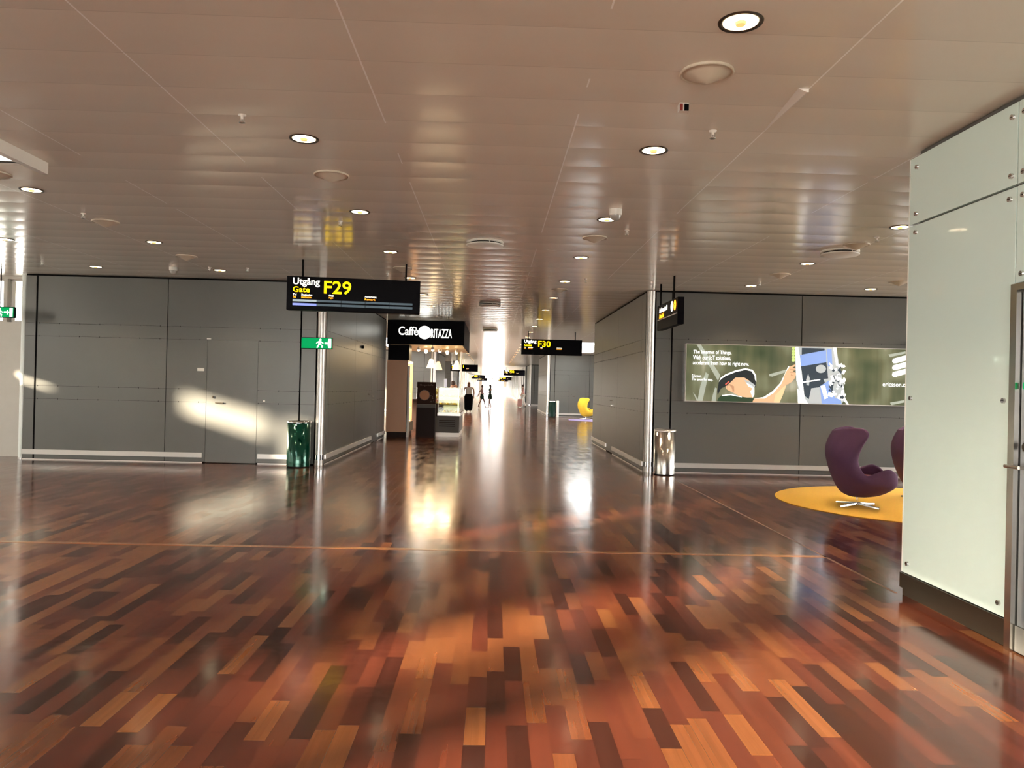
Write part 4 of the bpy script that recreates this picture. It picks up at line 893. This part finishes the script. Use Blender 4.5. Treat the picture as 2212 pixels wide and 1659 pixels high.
def person(label, loc, rz, h=1.70, lhand=(.26, .05, .82), rhand=(-.26, .05, .82), lfoot=(.10, 0, 0), rfoot=(-.10, 0, 0), lean=0.0, top=None, legs=None, skirt=False, hair=None, skin='skin', sleeves=False, long_hair=False, flare=0.0, width=1.0):
    """figure facing local -y"""
    t = thing('person', label, 'person', loc, rz); k = h / 1.70
    def V(x, y, z): return (x * k, (y - lean * max(0, z - .9)) * k, z * k)
    w = width
    J = dict(pel=V(0, 0, .93), wai=V(0, 0, 1.08), che=V(0, 0, 1.27), nk0=V(0, 0, 1.42), nk=V(0, 0, 1.48), hd=V(0, -.01, 1.55), hd1=V(0, -.015, 1.62), hd2=V(0, -.005, 1.68),
             ls=V(.17 * w, 0, 1.38), rs=V(-.17 * w, 0, 1.38), lh=V(.10, 0, .88), rh=V(-.10, 0, .88))
    def mid(a, b, off): return tuple((a[i] + b[i]) / 2 + off[i] * k for i in range(3))
    LH = V(*lhand); RH = V(*rhand); le = mid(J['ls'], LH, (.04, .05, 0)); re = mid(J['rs'], RH, (-.04, .05, 0))
    LF = V(lfoot[0], lfoot[1], .07 + lfoot[2]); RF = V(rfoot[0], rfoot[1], .07 + rfoot[2]); lk_ = mid(J['lh'], LF, (0, -.04, 0)); rk = mid(J['rh'], RF, (0, -.04, 0))
    N = []; E_ = []; ix = {}
    def nd(n, co, rx, ry=None, fr=None):
        ix[n] = len(N); N.append((co, rx * k, (ry or rx) * k))
        if fr: E_.append((ix[fr], ix[n]))
    nd('pel', J['pel'], .135 * w, .10); nd('wai', J['wai'], .115 * w, .085, 'pel'); nd('che', J['che'], .145 * w, .10, 'wai'); nd('nk0', J['nk0'], .075, .065, 'che'); nd('nk', J['nk'], .048, .048, 'nk0')
    nd('hd', J['hd'], .068, .078, 'nk'); nd('hd1', J['hd1'], .075, .088, 'hd'); nd('hd2', J['hd2'], .055, .065, 'hd1')
    for s_, sh, el, ha, hp, kn, ft in (('l', J['ls'], le, LH, J['lh'], lk_, LF), ('r', J['rs'], re, RH, J['rh'], rk, RF)):
        nd(s_ + 's', sh, .055, .055, 'nk0'); nd(s_ + 'e', el, .040, .040, s_ + 's'); nd(s_ + 'w', tuple(el[i] + (ha[i] - el[i]) * .9 for i in range(3)), .026, .026, s_ + 'e')
        d = Vector(ha) - Vector(el); d.normalize(); ha2 = Vector(ha) + d * .05 * k; nd(s_ + 'p', tuple(ha2), .032, .020, s_ + 'w')
        for q in range(4): nd(s_ + 'f%d' % q, tuple(ha2 + d * (.075 - .008 * abs(q - 1)) * k + Vector(((q - 1.5) * .014 * k, (q - 1.5) * .010 * k, 0))), .0085, .0085, s_ + 'p')
        nd(s_ + 'th', tuple(Vector(ha) + d * .05 * k + Vector((0, -.045 * k, 0))), .009, .009, s_ + 'w')
        nd(s_ + 'h', hp, .088, .088, 'pel'); nd(s_ + 'k', kn, .055, .055, s_ + 'h'); nd(s_ + 'a', ft, .036, .036, s_ + 'k'); nd(s_ + 't', (ft[0], ft[1] - .14 * k, max(.03 * k, ft[2] - .04 * k)), .036, .026, s_ + 'a')
    skin_mesh('body', N, E_, M[skin], t)
    # face: nose, eyes, mouth
    fc = MB(); hx, hy, hz = J['hd1']; fc.add([(hx - .012 * k, hy - .085 * k, hz + .01 * k), (hx + .012 * k, hy - .085 * k, hz + .01 * k), (hx, hy - .108 * k, hz - .03 * k), (hx - .014 * k, hy - .083 * k, hz - .038 * k), (hx + .014 * k, hy - .083 * k, hz - .038 * k)], [(0, 1, 2), (0, 2, 3), (1, 4, 2), (2, 4, 3)]); fc.build('nose', M[skin], t)
    for s_ in (-1, 1): MB().ball((hx + s_ * .03 * k, hy - .078 * k, hz + .008 * k), .009 * k, n=6).build('eye', M['c_black'], t)
    hr = MB(); hr.ball((hx, hy + .012 * k, hz + .022 * k), .092 * k, n=10, sz=1.05)
    if long_hair: hr.lathe([(.05 * k, -.20 * k), (.085 * k, -.12 * k), (.088 * k, 0), (.05 * k, .06 * k)], (hx, hy + .035 * k, hz), 16)
    hr.build('hair', M[hair or 'hair'], t)
    g = .018
    def garment(name, keys, mt_, extra=()):
        nn = [N[ix[q]] for q in keys]; mp = {ix[q]: i for i, q in enumerate(keys)}
        ee = [(mp[a], mp[b]) for a, b in E_ if a in mp and b in mp]
        skin_mesh(name, [(c, a + g * k, b + g * k) for c, a, b in nn], ee, M[mt_], t)
    if top: garment('shirt', ['wai', 'che', 'nk0', 'pel', 'ls', 'rs'] + (['le', 're', 'lw', 'rw'] if sleeves else []), top)
    if legs:
        if skirt:
            s = MB(); zb = skirt; s.lathe([((.16 + flare) * k, zb), ((.19 + flare) * k, zb + .1), (.175 * w * k, .88 * k), (.135 * w * k, 1.04 * k)], J['pel'][:2] + (0,), 24, sy=.8); s.build('skirt', M[legs], t)
        else: garment('trousers', ['pel', 'lh', 'rh', 'lk', 'rk', 'la', 'ra'], legs)
    return t
person('woman in a white top and long black skirt standing beyond the cafe counter', (-1.44, 45.3, 0), math.radians(10), 1.72, lhand=(.30, .02, .85), rhand=(-.30, .02, .85), top='c_white', legs='c_black', skirt=.10, hair='blond', long_hair=True, width=1.5, flare=.05)
person('distant walker in dark shorts striding left of the bright end', (-.78, 54, 0), math.radians(75), 1.60, lfoot=(.08, -.25, 0), rfoot=(-.08, .28, .05), lhand=(.22, -.12, .95), rhand=(-.22, .25, .95), top='c_pink', legs='c_green', skirt=.62, skin='dark_skin')
person('distant walker in a dark top in front of the bright end, facing the other', (-.22, 54.6, 0), math.radians(-70), 1.66, lfoot=(.07, -.1, 0), rfoot=(-.07, .12, 0), lhand=(.22, -.35, 1.0), rhand=(-.20, .05, .85), top='c_green', legs='c_green', skirt=.62, skin='dark_skin', long_hair=True)
person('person in pale rose clothes walking by the far right wall', (2.30, 59.5, 0), math.radians(-75), 1.72, lfoot=(.08, -.25, 0), rfoot=(-.08, .25, .04), lhand=(.2, -.25, .9), rhand=(-.22, .2, .85), top='c_pink', legs='c_white', sleeves=True, hair='hair')
t = thing('suitcase', 'small pale suitcase pulled beside the walker by the far right wall', 'luggage', (2.05, 59.0, 0)); MB().box(-.18, .18, -.12, .12, .05, .62).build('shell', M['c_pink'], t, bevel=.04); MB().tube((0, .1, .62), (0, .1, .98), .012, n=8).build('handle', M['steel'], t)
for s_ in (-.13, .13): MB().tube((s_ - .02, 0, .03), (s_ + .02, 0, .03), .03, n=12).build('wheel', M['rod'], t)
person('barista in a pale yellow shirt bending over the counter', (-1.78, 28.3, 0), math.radians(60), 1.66, lean=.5, lhand=(.2, -.45, 1.05), rhand=(-.2, -.45, 1.05), top='c_yellow', legs='c_black', sleeves=True, hair='hair')
person('barista in a white shirt standing in the middle behind the counter', (-1.52, 28.9, 0), math.radians(-20), 1.58, lhand=(.2, -.3, 1.05), rhand=(-.2, -.3, 1.05), top='c_white', legs='c_black', sleeves=True, hair='hair')
person('person in a red top behind the right end of the display case', (-1.50, 30.5, 0), math.radians(10), 1.52, top='c_red', legs='c_black', sleeves=True, hair='blond')
